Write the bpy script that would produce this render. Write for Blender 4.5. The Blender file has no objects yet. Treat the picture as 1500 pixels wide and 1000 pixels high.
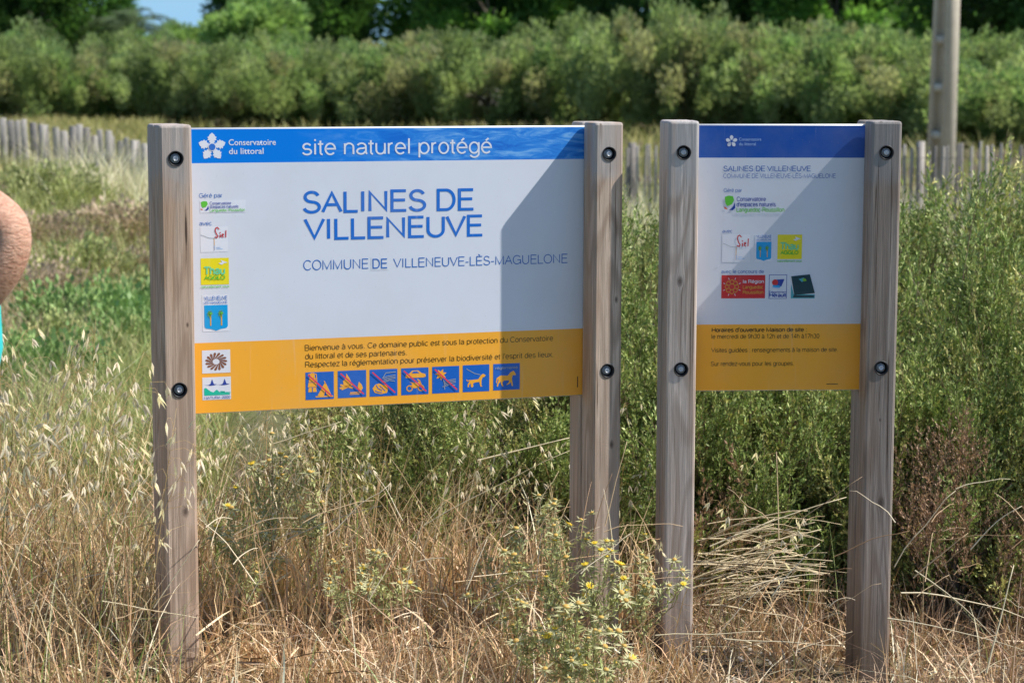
import bpy, math, random
import numpy as np
from mathutils import Vector, Matrix
from mathutils.geometry import tessellate_polygon

rng = np.random.default_rng(7)
random.seed(7)
S = bpy.context.scene
COL = S.collection

# ------------------------------------------------------------------ camera
CZ = 1.72                       # eye height
FPX = 3164.15                   # focal length in pixels of the 1500 px wide photograph
PITCH, ROLL = 0.12546, 0.00286
cam = bpy.data.cameras.new('camera')
cam.sensor_width = 22.3
cam.lens = FPX / 1500 * 22.3
cam.clip_start, cam.clip_end = 0.1, 3000
cam.dof.use_dof = True
cam.dof.focus_distance = 6.25
cam.dof.aperture_fstop = 3.1
co = bpy.data.objects.new('camera', cam)
COL.objects.link(co)
_c, _s = math.cos(PITCH), math.sin(PITCH)
_f = Vector((0, _c, -_s)); _u = Vector((0, _s, _c)); _r = Vector((1, 0, 0))
_r2 = _r * math.cos(ROLL) + _u * math.sin(ROLL)
_u2 = _u * math.cos(ROLL) - _r * math.sin(ROLL)
_m = Matrix((_r2, _u2, -_f)).transposed().to_4x4()
_m.translation = Vector((0, 0, CZ))
co.matrix_world = _m
S.camera = co

# ------------------------------------------------------------------ light
LIGHT = Vector((-0.281, 0.0096, -0.315)).normalized()       # the way the sunlight travels
ELEV = math.asin(-LIGHT.z)
W = bpy.data.worlds.new('World'); S.world = W; W.use_nodes = True
nt = W.node_tree; nt.nodes.clear()
sky = nt.nodes.new('ShaderNodeTexSky'); sky.sky_type = 'NISHITA'; sky.sun_disc = False
sky.sun_elevation = ELEV; sky.sun_rotation = math.radians(91.0)
sky.air_density = 1.0; sky.dust_density = 0.2; sky.ozone_density = 3.5
bg = nt.nodes.new('ShaderNodeBackground'); bg.inputs[1].default_value = 0.112
wo = nt.nodes.new('ShaderNodeOutputWorld')
# the band of sky just above the horizon is clear summer blue all the way round
tcw = nt.nodes.new('ShaderNodeTexCoord'); spw = nt.nodes.new('ShaderNodeSeparateXYZ'); nt.links.new(tcw.outputs['Generated'], spw.inputs[0])
mrw = nt.nodes.new('ShaderNodeMapRange'); mrw.interpolation_type = 'SMOOTHSTEP'; mrw.inputs['From Min'].default_value = 0.0; mrw.inputs['From Max'].default_value = 0.30
nt.links.new(spw.outputs['Z'], mrw.inputs['Value'])
mxw = nt.nodes.new('ShaderNodeMix'); mxw.data_type = 'RGBA'; mxw.inputs[6].default_value = (2.25, 4.1, 5.9, 1)
nt.links.new(mrw.outputs[0], mxw.inputs[0]); nt.links.new(sky.outputs[0], mxw.inputs[7])
nt.links.new(mxw.outputs[2], bg.inputs[0]); nt.links.new(bg.outputs[0], wo.inputs[0])
sl = bpy.data.lights.new('sun', 'SUN'); sl.energy = 5.0; sl.angle = math.radians(0.53); sl.color = (1, 0.965, 0.91)
so = bpy.data.objects.new('sun', sl); COL.objects.link(so)
so.rotation_euler = LIGHT.to_track_quat('-Z', 'Y').to_euler()
so.location = (12, 0, 14)
S.view_settings.view_transform = 'Standard'; S.view_settings.look = 'None'
S.view_settings.gamma = 1; S.view_settings.use_curve_mapping = False
S.view_settings.exposure = 0.42
S.render.engine = 'CYCLES'
S.cycles.max_bounces = 8; S.cycles.diffuse_bounces = 4; S.cycles.glossy_bounces = 3
S.cycles.transmission_bounces = 4; S.cycles.transparent_max_bounces = 8
S.cycles.use_denoising = True

# ------------------------------------------------------------------ helpers
def srgb(r, g, b):
    def f(v):
        v /= 255.0
        return v / 12.92 if v <= 0.04045 else ((v + 0.055) / 1.055) ** 2.4
    return (f(r), f(g), f(b))

def new_mat(name):
    m = bpy.data.materials.new(name); m.use_nodes = True
    nt = m.node_tree; nt.nodes.clear()
    out = nt.nodes.new('ShaderNodeOutputMaterial')
    return m, nt, out

def node(nt, typ, ins=None, **kw):
    n = nt.nodes.new('ShaderNode' + typ)
    for k, v in kw.items(): setattr(n, k, v)
    if ins:
        for k, v in ins.items():
            if hasattr(v, 'is_output'): nt.links.new(v, n.inputs[k])
            else: n.inputs[k].default_value = v
    return n

def ramp(nt, fac, stops, interp='LINEAR'):
    r = nt.nodes.new('ShaderNodeValToRGB'); r.color_ramp.interpolation = interp
    e = r.color_ramp.elements
    while len(e) < len(stops): e.new(0.5)
    for i, (p, c) in enumerate(stops):
        e[i].position = p; e[i].color = (*c, 1) if len(c) == 3 else c
    nt.links.new(fac, r.inputs[0]); return r.outputs[0]

def mixc(nt, fac, a, b, mode='MIX'):
    m = nt.nodes.new('ShaderNodeMix'); m.data_type = 'RGBA'; m.blend_type = mode
    for i, v in ((0, fac), (6, a), (7, b)):
        if hasattr(v, 'is_output'): nt.links.new(v, m.inputs[i])
        else: m.inputs[i].default_value = v if i == 0 else (*v[:3], 1)
    return m.outputs[2]

def flat_mat(name, col, rough=0.45, spec=0.4, vary=0.04):
    """printed or painted surface with a little mottling"""
    m, nt, out = new_mat(name)
    tc = node(nt, 'TexCoord')
    nz = node(nt, 'TexNoise', {'Vector': tc.outputs['Object'], 'Scale': 9.0, 'Detail': 4.0})
    c = mixc(nt, nz.outputs['Fac'], tuple(v * (1 - vary) for v in col), tuple(min(1, v * (1 + vary)) for v in col))
    if name.startswith('print_'):       # dust film, dried splashes and fine scratches
        d1 = node(nt, 'TexNoise', {'Vector': tc.outputs['Object'], 'Scale': 3.2, 'Detail': 6.0, 'Roughness': 0.65})
        d2 = node(nt, 'TexVoronoi', {'Vector': tc.outputs['Object'], 'Scale': 42.0, 'Randomness': 1.0})
        d3 = node(nt, 'TexNoise', {'Vector': node(nt, 'Mapping', {'Vector': tc.outputs['Object'], 'Scale': (60, 1, 3.5), 'Rotation': (0, 0.12, 0)}).outputs[0], 'Scale': 1.0, 'Detail': 3.0})
        c = mixc(nt, ramp(nt, d1.outputs['Fac'], [(0.45, (0, 0, 0)), (0.75, (0.16,) * 3)]), c, (0.52, 0.47, 0.40))
        c = mixc(nt, ramp(nt, d2.outputs['Distance'], [(0.035, (0.30,) * 3), (0.07, (0, 0, 0))]), c, (0.40, 0.34, 0.27))
        c = mixc(nt, ramp(nt, d3.outputs['Fac'], [(0.62, (0, 0, 0)), (0.72, (0.10,) * 3)]), c, (0.75, 0.74, 0.72))
    b = node(nt, 'BsdfPrincipled', {'Base Color': c, 'Roughness': rough, 'Specular IOR Level': spec})
    nt.links.new(b.outputs[0], out.inputs[0])
    return m

def leaf_mat(name, trans=0.35, rough=0.55, tint=(1, 1, 1), spec=0.25):
    """leaves and straw: colour from each leaf's own attribute, some light shining through"""
    m, nt, out = new_mat(name)
    at = node(nt, 'Attribute', attribute_name='leaf_colour')
    c = mixc(nt, 1.0, at.outputs['Color'], tint, 'MULTIPLY')
    b = node(nt, 'BsdfPrincipled', {'Base Color': c, 'Roughness': rough, 'Specular IOR Level': spec})
    t = node(nt, 'BsdfTranslucent', {'Color': mixc(nt, 1.0, c, (1.35, 1.45, 1.0), 'MULTIPLY')})
    mx = node(nt, 'MixShader', {0: trans, 1: b.outputs[0], 2: t.outputs[0]})
    nt.links.new(mx.outputs[0], out.inputs[0])
    return m

def link(name, mesh, parent=None, loc=None, rot=None):
    o = bpy.data.objects.new(name, mesh); COL.objects.link(o)
    if parent is not None: o.parent = parent
    if loc is not None: o.location = loc
    if rot is not None: o.rotation_euler = rot
    return o

def thing(name, label, cat, loc=(0, 0, 0), rz=0.0, group=None, mesh=None):
    o = link(name, mesh, None, loc, (0, 0, rz))
    o['label'] = label; o['category'] = cat
    if group: o['group'] = group
    return o

def copy_tree(o, parent=None):
    c = o.copy(); COL.objects.link(c)
    if parent is not None: c.parent = parent
    for ch in list(o.children): copy_tree(ch, c)
    return c

def arr_mesh(name, V, F, mat, C=None, smooth=False):
    """V (n,3); F list of (m,k) int arrays (k = 3 or 4); C (n,3) colour per vertex"""
    me = bpy.data.meshes.new(name)
    V = np.ascontiguousarray(V, np.float32)
    Fs = [np.asarray(f, np.int32) for f in F if len(f)]
    me.vertices.add(len(V)); me.vertices.foreach_set('co', V.ravel())
    loops = np.concatenate([f.ravel() for f in Fs])
    cnt = np.concatenate([np.full(len(f), f.shape[1], np.int32) for f in Fs])
    st = np.concatenate([[0], np.cumsum(cnt)[:-1]]).astype(np.int32)
    me.loops.add(len(loops)); me.loops.foreach_set('vertex_index', loops)
    me.polygons.add(len(cnt)); me.polygons.foreach_set('loop_start', st)
    try: me.polygons.foreach_set('loop_total', cnt)
    except Exception: pass
    me.update(calc_edges=True)
    if C is not None:
        a = me.attributes.new('leaf_colour', 'FLOAT_COLOR', 'POINT')
        cc = np.ones((len(V), 4), np.float32); cc[:, :3] = C
        a.data.foreach_set('color', cc.ravel())
    if mat is not None: me.materials.append(mat)
    if smooth: me.polygons.foreach_set('use_smooth', np.ones(len(cnt), bool))
    return me

class Geo:
    """collects vertex/face arrays with a colour per vertex"""
    def __init__(s): s.V = []; s.T = []; s.Q = []; s.C = []; s.n = 0
    def add(s, V, T=None, Q=None, C=(1, 1, 1)):
        V = np.asarray(V, float).reshape(-1, 3)
        s.V.append(V)
        C = np.asarray(C, float)
        s.C.append(np.broadcast_to(C, (len(V), 3)) if C.ndim == 1 else C)
        if T is not None and len(T): s.T.append(np.asarray(T, int).reshape(-1, 3) + s.n)
        if Q is not None and len(Q): s.Q.append(np.asarray(Q, int).reshape(-1, 4) + s.n)
        s.n += len(V)
    def get(s):
        V = np.concatenate(s.V); C = np.concatenate(s.C)
        T = np.concatenate(s.T) if s.T else np.zeros((0, 3), int)
        Q = np.concatenate(s.Q) if s.Q else np.zeros((0, 4), int)
        return V, T, Q, C
    def mesh(s, name, mat, smooth=False):
        V, T, Q, C = s.get()
        return arr_mesh(name, V, [T, Q], mat, C, smooth)

def stamp(geo, tpl, M, P, Sc, Cm=None):
    """put template tpl=(V,T,Q,C) at N places: M (N,3,3), P (N,3), Sc (N,), Cm (N,3) colour factor"""
    V, T, Q, C = tpl; N = len(P); n = len(V)
    VV = np.einsum('nij,vj->nvi', M * Sc[:, None, None], V) + P[:, None, :]
    off = (np.arange(N) * n)[:, None, None]
    CC = np.broadcast_to(C[None], (N, n, 3)) if Cm is None else C[None] * Cm[:, None, :]
    geo.add(VV.reshape(-1, 3), (T[None] + off).reshape(-1, 3) if len(T) else None,
            (Q[None] + off).reshape(-1, 4) if len(Q) else None, CC.reshape(-1, 3))

def rotz(a):
    c, s = np.cos(a), np.sin(a); z = np.zeros_like(a); o = np.ones_like(a)
    return np.stack([np.stack([c, -s, z], -1), np.stack([s, c, z], -1), np.stack([z, z, o], -1)], -2)

def frames(D, spin):
    """rotation matrices whose local z is D (N,3), spun by angle about it"""
    D = D / np.linalg.norm(D, axis=1, keepdims=True)
    ref = np.where(np.abs(D[:, 2:3]) > 0.95, np.array([[1., 0, 0]]), np.array([[0., 0, 1]]))
    X = np.cross(ref, D); X /= np.linalg.norm(X, axis=1, keepdims=True)
    Y = np.cross(D, X)
    B = np.stack([X, Y, D], -1)
    return B @ rotz(spin)

def tube(geo, pts, rad, sides=5, col=(1, 1, 1), cap=True):
    pts = np.asarray(pts, float); n = len(pts)
    rad = np.broadcast_to(np.asarray(rad, float), (n,))
    d = np.gradient(pts, axis=0); d /= np.linalg.norm(d, axis=1, keepdims=True) + 1e-12
    ref = np.array([0, 0, 1.]) if abs(d[0, 2]) < 0.9 else np.array([1., 0, 0])
    x = np.cross(np.broadcast_to(ref, d.shape), d); x /= np.linalg.norm(x, axis=1, keepdims=True) + 1e-12
    y = np.cross(d, x)
    a = np.arange(sides) * 2 * np.pi / sides
    V = pts[:, None] + rad[:, None, None] * (np.cos(a)[None, :, None] * x[:, None] + np.sin(a)[None, :, None] * y[:, None])
    Q = []
    for i in range(n - 1):
        for j in range(sides):
            k = (j + 1) % sides
            Q.append((i * sides + j, i * sides + k, (i + 1) * sides + k, (i + 1) * sides + j))
    T = []
    if cap:
        for j in range(1, sides - 1):
            T.append(((n - 1) * sides, (n - 1) * sides + j, (n - 1) * sides + j + 1))
    geo.add(V.reshape(-1, 3), T, Q, col)

def box_geo(geo, lo, hi, col=(1, 1, 1)):
    x0, y0, z0 = lo; x1, y1, z1 = hi
    V = [(x0, y0, z0), (x1, y0, z0), (x1, y1, z0), (x0, y1, z0), (x0, y0, z1), (x1, y0, z1), (x1, y1, z1), (x0, y1, z1)]
    Q = [(0, 3, 2, 1), (4, 5, 6, 7), (0, 1, 5, 4), (1, 2, 6, 5), (2, 3, 7, 6), (3, 0, 4, 7)]
    geo.add(V, None, Q, col)

def fbm(x, y, seed=0, octv=4, base=1.0):
    """cheap smooth noise from sines for terrain and patches"""
    r = np.random.default_rng(seed); v = 0; a = 1; t = 0
    for o in range(octv):
        for _ in range(3):
            k = r.normal(size=2) * base * 2 ** o; p = r.uniform(0, 6.28)
            v = v + a * np.sin(x * k[0] + y * k[1] + p)
        t += a * 1.7; a *= 0.55
    return v / t

# ------------------------------------------------------------------ terrain
def ground_z(x, y):
    x = np.asarray(x, float); y = np.asarray(y, float)
    z = 0.03 * fbm(x, y, 3, 3, 0.9)
    z = z - 0.18 / (1 + np.exp(-(x - 0.6) / 0.3)) * np.exp(-((y - 6) / 9) ** 2)
    z = z - 0.06 * (1 - np.exp(-((y - 6) / 9) ** 2))
    z = z + 0.90 * np.exp(-((np.minimum(x, 0) + 6.6) / 3.4) ** 2 - ((y - 20.5) / 5.0) ** 2)      # low dune carrying the left fence
    z = z + 0.10 * fbm(x, y, 5, 2, 0.12) * np.clip((y - 12) / 20, 0, 1)
    return z

def ground_mat():
    m, nt, out = new_mat('dry_ground')
    tc = node(nt, 'TexCoord'); g = node(nt, 'NewGeometry')
    n1 = node(nt, 'TexNoise', {'Vector': g.outputs['Position'], 'Scale': 0.35, 'Detail': 5.0})
    n2 = node(nt, 'TexNoise', {'Vector': g.outputs['Position'], 'Scale': 14.0, 'Detail': 7.0, 'Roughness': 0.7})
    n3 = node(nt, 'TexVoronoi', {'Vector': g.outputs['Position'], 'Scale': 45.0})
    soil = ramp(nt, n2.outputs['Fac'], [(0.3, (0.055, 0.04, 0.028)), (0.52, (0.12, 0.09, 0.06)), (0.75, (0.24, 0.20, 0.145))])
    field = ramp(nt, n2.outputs['Fac'], [(0.3, (0.07, 0.08, 0.03)), (0.6, (0.17, 0.17, 0.07)), (0.8, (0.28, 0.24, 0.12))])
    f1 = ramp(nt, n1.outputs['Fac'], [(0.42, (0, 0, 0)), (0.58, (1, 1, 1))])
    c = mixc(nt, f1, soil, field)
    peb = ramp(nt, n3.outputs['Distance'], [(0.0, (1, 1, 1)), (0.25, (0, 0, 0))])
    c = mixc(nt, peb, c, mixc(nt, 0.35, c, (0.45, 0.42, 0.36)))
    bmp = node(nt, 'Bump', {'Height': n2.outputs['Fac'], 'Strength': 0.8, 'Distance': 0.03})
    b = node(nt, 'BsdfPrincipled', {'Base Color': c, 'Roughness': 0.95, 'Specular IOR Level': 0.1, 'Normal': bmp.outputs[0]})
    nt.links.new(b.outputs[0], out.inputs[0])
    return m
GM = ground_mat()
def sheet(name, xs, ys, zf, mat):
    X, Y = np.meshgrid(xs, ys)
    V = np.stack([X, Y, zf(X, Y)], -1).reshape(-1, 3)
    nx, ny = len(xs), len(ys)
    i = np.arange(ny - 1)[:, None] * nx + np.arange(nx - 1)[None]
    Q = np.stack([i, i + 1, i + 1 + nx, i + nx], -1).reshape(-1, 4)
    return link(name, arr_mesh(name, V, [Q], mat, smooth=True))
xs = np.concatenate([-np.geomspace(900, 12, 26), np.linspace(-11, 11, 130), np.geomspace(12, 900, 26)])
ys = np.concatenate([-np.geomspace(300, 3, 14), np.linspace(-2, 30, 170), np.geomspace(31, 1500, 50)])
o = sheet('ground', xs, ys, ground_z, GM); o['kind'] = 'structure'

# pale sandy path at the far left
pm, nt, out = new_mat('sand')
g = node(nt, 'NewGeometry'); n2 = node(nt, 'TexNoise', {'Vector': g.outputs['Position'], 'Scale': 6.0, 'Detail': 6.0})
c = ramp(nt, n2.outputs['Fac'], [(0.3, (0.38, 0.32, 0.24)), (0.7, (0.56, 0.49, 0.38))])
b = node(nt, 'BsdfPrincipled', {'Base Color': c, 'Roughness': 0.95, 'Specular IOR Level': 0.1}); nt.links.new(b.outputs[0], out.inputs[0])
g = Geo()
pth = []
for k in range(14):
    t = k / 13; x = -9.5 + 5.1 * t; y = 19.3 - 0.3 * t; w = 0.95 * (1 - 0.9 * t ** 3)
    pth.append((x, y - w)); pth.append((x, y + w))
P = np.array(pth); V = np.c_[P, ground_z(P[:, 0], P[:, 1]) + 0.03]
g.add(V, None, [(2 * i, 2 * i + 2, 2 * i + 3, 2 * i + 1) for i in range(13)])
o = link('sand_path', g.mesh('sand_path', pm)); o['kind'] = 'structure'
# ------------------------------------------------------------------ far trees
M_BARK = flat_mat('bark', (0.16, 0.13, 0.10), 0.9, 0.1, 0.3)
M_FAR = leaf_mat('tree_leaves', 0.45, 0.5)
M_TAM = leaf_mat('tamarisk_leaves', 0.5, 0.6)

LEAF = (np.array([(0, 0, 0), (0.32, 0.0, 0.5), (0, 0.06, 1.0), (-0.32, 0.0, 0.5)], float), np.zeros((0, 3), int), np.array([(0, 1, 2, 3)]), np.ones((4, 3)))

def crown(seed, rx, rz, zc, n_clump, n_leaf, leaf, cols, upward=0.2, clump_r=0.45, ragged=0.35, stretch=1.0, hole=None, flat_bottom=True):
    r = np.random.default_rng(seed)
    g = Geo()
    d = r.normal(size=(n_clump, 3)); d /= np.linalg.norm(d, axis=1, keepdims=True)
    rr = r.uniform(0.45, 1.0, n_clump) ** 0.5 * (1 + ragged * (r.random(n_clump) - 0.6))
    Cc = d * rr[:, None] * np.array([rx, rx, rz]) + np.array([0, 0, zc])
    Cc[:, 2] = np.maximum(Cc[:, 2], 0.25 * clump_r)
    P = []; D = []; K = []
    base = np.array(cols)
    ccol = base[r.integers(0, len(base), n_clump)] * r.uniform(0.75, 1.25, (n_clump, 1))
    per = n_leaf // n_clump
    for k in range(n_clump):
        q = r.normal(size=(per, 3)); q /= np.linalg.norm(q, axis=1, keepdims=True)
        rad = clump_r * r.uniform(0.6, 1.3) * r.random(per) ** 0.45
        p = Cc[k] + q * rad[:, None] * np.array([1, 1, stretch])
        out = q * 0.8 + d[k] * 0.7 + r.normal(size=(per, 3)) * 0.35; out[:, 2] += upward * 2
        P.append(p); D.append(out); K.append(ccol[k] * r.uniform(0.8, 1.2, (per, 1)))
    P = np.concatenate(P); D = np.concatenate(D); K = np.concatenate(K)
    keep = P[:, 2] > 0.02
    if hole is not None: keep &= ~hole(P)
    P, D, K = P[keep], D[keep], K[keep]
    stamp(g, LEAF, frames(D, r.uniform(0, 6.28, len(P))), P, leaf * r.uniform(0.7, 1.4, len(P)), K)
    return g, Cc

def trunk_mesh(name, h, r0, Cc, seed, nlimb=6):
    r = np.random.default_rng(seed); g = Geo()
    top = np.array([r.normal() * 0.1, r.normal() * 0.1, h])
    tube(g, [(0, 0, -0.2), (0.02, 0, h * 0.4), top], [r0, r0 * 0.75, r0 * 0.4], 7)
    for i in r.choice(len(Cc), min(nlimb, len(Cc)), replace=False):
        s = np.array([0.0, 0, h * r.uniform(0.15, 0.9)]); e = Cc[i]
        m = (s + e) / 2 + np.array([0, 0, 0.12 * h])
        tube(g, [s, m, e], [r0 * 0.45, r0 * 0.3, r0 * 0.12], 5)
    return g.mesh(name, M_BARK)

def make_tree(name, seed, h, rx, cols, n_clump, n_leaf, leaf, label, cat, group, clump_r, trunk_r, upward=0.2, low=0.12, ragged=0.35, stretch=1.0, mat=None, hole=None):
    zc = h * (0.5 + low / 2); rz = h * (0.5 - low / 2) - clump_r * 0.4
    g, Cc = crown(seed, rx - clump_r * 0.5, rz, zc, n_clump, n_leaf, leaf, cols, upward, clump_r, ragged, stretch, hole)
    t = thing(name, label, cat, group=group)
    link('trunk', trunk_mesh('trunk', h * 0.55, trunk_r, Cc, seed, 9), t)
    link('crown', g.mesh('crown', mat or M_FAR), t)
    return t

def px_x(px, Y):            # world X of a photograph column at depth Y
    return (px - 750) / FPX * Y

GD = [(0.06, 0.125, 0.03), (0.085, 0.17, 0.04), (0.05, 0.105, 0.03)]          # dark evergreen
GB = [(0.11, 0.23, 0.05), (0.16, 0.30, 0.06), (0.07, 0.16, 0.04)]             # fresh green
GO = [(0.11, 0.16, 0.055), (0.13, 0.18, 0.06), (0.09, 0.13, 0.05)]             # olive
prot = {}
prot['dark'] = make_tree('evergreen_tree', 11, 8.5, 3.0, GD, 60, 15000, 0.22, '', 'tree', 'tall trees behind the tamarisk hedge', 0.85, 0.22)
prot['fresh'] = make_tree('evergreen_tree', 12, 7.6, 2.9, GB, 55, 14000, 0.24, '', 'tree', 'tall trees behind the tamarisk hedge', 0.9, 0.2)
prot['cypress'] = make_tree('evergreen_tree', 13, 9.0, 1.9, GD + GB[:1], 60, 14000, 0.22, '', 'tree', 'tall trees behind the tamarisk hedge', 0.7, 0.2, upward=0.9, stretch=1.5)
prot['round'] = make_tree('broadleaf_tree', 14, 4.6, 2.3, [(0.20, 0.31, 0.09), (0.25, 0.36, 0.12)], 42, 10000, 0.25, '', 'tree', 'tall trees behind the tamarisk hedge', 0.7, 0.16)
# (kind, photo column, depth, height factor, label)
TREES = [
 ('fresh', -60, 92, 1.0, 'green tree at the far left edge of the background'),
 ('dark', 75, 88, 0.80, 'dark bushy tree left of the sky gap, before the palm'),
 ('fresh', 105, 90, 0.83, 'mid green tree between the far left trees and the palm'),
 ('round', 262, 104, 0.84, 'low distant tree standing in the open sky gap'),
 ('dark', 398, 96, 1.05, 'darkest tree just right of the sky gap'),
 ('round', 372, 80, 0.98, 'round pale green tree rising over the hedge above the first sign'),
 ('dark', 448, 94, 1.0, 'dark evergreen behind and right of the round pale green tree'),
 ('cypress', 488, 90, 0.85, 'pointed tree left of the small sky notch'),
 ('fresh', 664, 92, 0.90, 'fresh green tree right of the small sky notch'),
 ('fresh', 722, 88, 0.98, 'bright green tree above the right half of the first sign'),
 ('cypress', 775, 90, 0.95, 'narrow dark evergreen above the right end of the first sign'),
 ('fresh', 850, 92, 1.0, 'fresh green tree above the gap between the two signs'),
 ('dark', 935, 86, 1.0, 'dark shaded tree above the left post of the second sign'),
 ('fresh', 1030, 84, 1.05, 'bushy green tree above the left half of the second sign'),
 ('dark', 1120, 82, 1.0, 'dark evergreen above the right half of the second sign'),
 ('fresh', 1215, 80, 1.05, 'green tree to the left of the concrete pole'),
 ('fresh', 1320, 82, 1.0, 'green tree right behind the concrete pole'),
 ('dark', 1430, 74, 1.05, 'dark tree right of the concrete pole'),
 ('dark', 1540, 72, 1.0, 'dark evergreen cut by the right edge of the picture'),
]
used = set()
for kind, px, Y, hf, lab in TREES:
    o = prot[kind] if kind not in used else copy_tree(prot[kind])
    used.add(kind)
    x = px_x(px, Y); o.location = (x, Y, float(ground_z(x, Y)))
    o.rotation_euler = (0, 0, random.uniform(0, 6.28)); sc = random.uniform(0.95, 1.1)
    o.scale = (sc, sc, hf); o['label'] = lab
FARL = {40: 'farthest evergreen at the left, seen low between the first two crowns', 430: 'farthest evergreen behind the dark tree above the white heading', 700: 'farthest evergreen above the word protégé of the large sign',
 790: 'farthest evergreen above the right end of the blue heading', 900: 'farthest evergreen above the large sign\'s right post', 1080: 'farthest evergreen above the middle of the small sign',
 1270: 'farthest evergreen above the small sign\'s right post', 1400: 'farthest evergreen right behind the top of the concrete pole'}
ROWL = {20: 'back-row tamarisk peeping over the hedge at the far left', 215: 'back-row tamarisk above the large sign\'s left post', 410: 'back-row tamarisk above the words Conservatoire du littoral', 590: 'back-row tamarisk left of the gap with the pale wall',
 860: 'back-row tamarisk above the large sign\'s right end', 1020: 'back-row tamarisk above the small sign\'s left post', 1210: 'back-row tamarisk above the right half of the small sign', 1385: 'back-row tamarisk right behind the concrete pole', 1500: 'back-row tamarisk at the right picture edge'}
# a few more behind so no plain sky shows low between the crowns
for px, Y, hf in ((40, 112, 0.62), (430, 110, 0.95), (700, 112, 0.95), (790, 110, 1.0), (900, 108, 1.0), (1080, 104, 1.1), (1270, 100, 1.1), (1400, 98, 1.1)):
    o = copy_tree(prot['dark']); x = px_x(px, Y); o.location = (x, Y, float(ground_z(x, Y)))
    o.rotation_euler = (0, 0, random.uniform(0, 6.28)); o.scale = (1.25, 1.25, hf)
    o['label'] = FARL[px]; o['group'] = 'farthest row of evergreens'

# palm in the gap
def palm():
    t = thing('palm_tree', 'palm with arching grey-green fronds beside the sky gap', 'palm tree')
    x = px_x(192, 86); t.location = (x, 86, float(ground_z(x, 86)))
    g = Geo(); tube(g, [(0, 0, -0.2), (0.05, 0, 1.8), (0, 0, 3.3)], [0.32, 0.27, 0.24], 10)
    link('trunk', g.mesh('trunk', M_BARK), t)
    r = np.random.default_rng(4)
    mat = leaf_mat('palm_fronds', 0.3, 0.45)
    for k in range(30):
        az = k * 2.4 + r.uniform(-.2, .2); up = r.uniform(0.1, 1.35); L = r.uniform(2.0, 2.7)
        s = np.linspace(0, 1, 12)
        rad = L * (np.cos(up) * s + 0.12 * s ** 2); z = 3.3 + L * (np.sin(up) * s - 0.75 * s ** 2.2)
        pts = np.stack([rad * np.cos(az), rad * np.sin(az), z], -1)
        g = Geo(); col = np.array((0.12, 0.17, 0.075)) * r.uniform(0.7, 1.3)
        tube(g, pts, np.linspace(0.03, 0.006, 12), 3, col * 1.2)
        ss = np.repeat(np.linspace(0.12, 1, 34), 2)
        p = np.stack([np.interp(ss, s, pts[:, i]) for i in range(3)], -1)
        side = np.tile([1, -1], 34)
        lat = np.stack([-np.sin(az) * side, np.cos(az) * side, np.full(68, -0.35)], -1)
        fw = np.array([np.cos(az), np.sin(az), 0.1])[None]
        D = lat + fw * 0.8 + r.normal(size=(68, 3)) * 0.1
        tpl = (LEAF[0] * np.array([0.16, 1, 1]), LEAF[1], LEAF[2], LEAF[3])
        stamp(g, tpl, frames(D, np.zeros(68)), p, 0.45 * np.sin(np.clip(ss * 3.0 + 0.2, 0, 3.0)) ** 0.5 + 0.05, np.tile(col, (68, 1)))
        link('frond', g.mesh('frond', mat), t)
palm()

# tamarisk hedge
GT = [(0.25, 0.30, 0.125), (0.29, 0.335, 0.15), (0.21, 0.27, 0.105), (0.32, 0.31, 0.16)]
GT2 = [(0.21, 0.30, 0.11), (0.26, 0.34, 0.13), (0.30, 0.34, 0.15)]
def tam(seed, cols, hole=None, h=2.7, rx=2.35, n=25000):
    return make_tree('tamarisk_bush', seed, h, rx, cols, 120, n, 0.12, '', 'bush', 'feathery tamarisk bushes forming the hedge', 0.36, 0.10, upward=0.9, low=0.0, ragged=0.7, stretch=1.6, mat=M_TAM, hole=hole)
tp = [tam(21, GT), tam(22, GT + GT2), tam(23, GT2), tam(24, GT)]
HED = [
 (-40, 66, 0, 1.02, 'feathery bush at the left end of the hedge, cut by the picture edge'),
 (62, 66, 1, 1.0, 'tamarisk bush above the visible stretch of leaning fence at far left'),
 (160, 67, 2, 0.97, 'tamarisk bush above the bare yellow strip left of the first sign'),
 (262, 66, 3, 1.0, 'tamarisk bush rising behind the left post of the first sign'),
 (360, 65, 0, 1.0, 'tamarisk bush above the flower emblem of the first sign'),
 (455, 66, 1, 0.98, 'tamarisk bush above the start of the white heading of the first sign'),
 (540, 65, 2, 1.03, 'tall tamarisk bush with a pinkish top above the first sign'),
 (597, 64, 3, 1.06, 'tamarisk bush just left of the pale wall glimpsed through the hedge'),
 (836, 62, 1, 1.0, 'tamarisk bush just right of the pale wall glimpsed through the hedge'),
 (885, 62, 2, 1.12, 'tall tamarisk bush above the right post of the first sign'),
 (975, 58, 0, 1.16, 'tallest tamarisk bush above the left post of the second sign'),
 (1070, 57, 3, 1.08, 'tamarisk bush above the dark blue band of the second sign'),
 (1165, 56, 1, 1.0, 'tamarisk bush with a dark hollow above the second sign'),
 (1255, 54, 2, 0.98, 'tamarisk bush above the right post of the second sign'),
 (1335, 52, 0, 0.90, 'lower tamarisk bush just left of the concrete pole'),
 (1440, 50, 2, 0.72, 'low bright tamarisk bush right of the concrete pole'),
 (1530, 49, 1, 0.60, 'lowest tamarisk bush at the right edge of the picture'),
]
hu = set()
for px, Y, k, hf, lab in HED:
    o = tp[k] if k not in hu else copy_tree(tp[k]); hu.add(k)
    x = px_x(px, Y); o.location = (x, Y, float(ground_z(x, Y)))
    o.rotation_euler = (0, 0, random.uniform(0, 6.28)); o.scale = (1.0, 1.0, hf * random.uniform(0.80, 1.0) * (0.93 if px < 850 else 1.0)); o['label'] = lab
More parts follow.
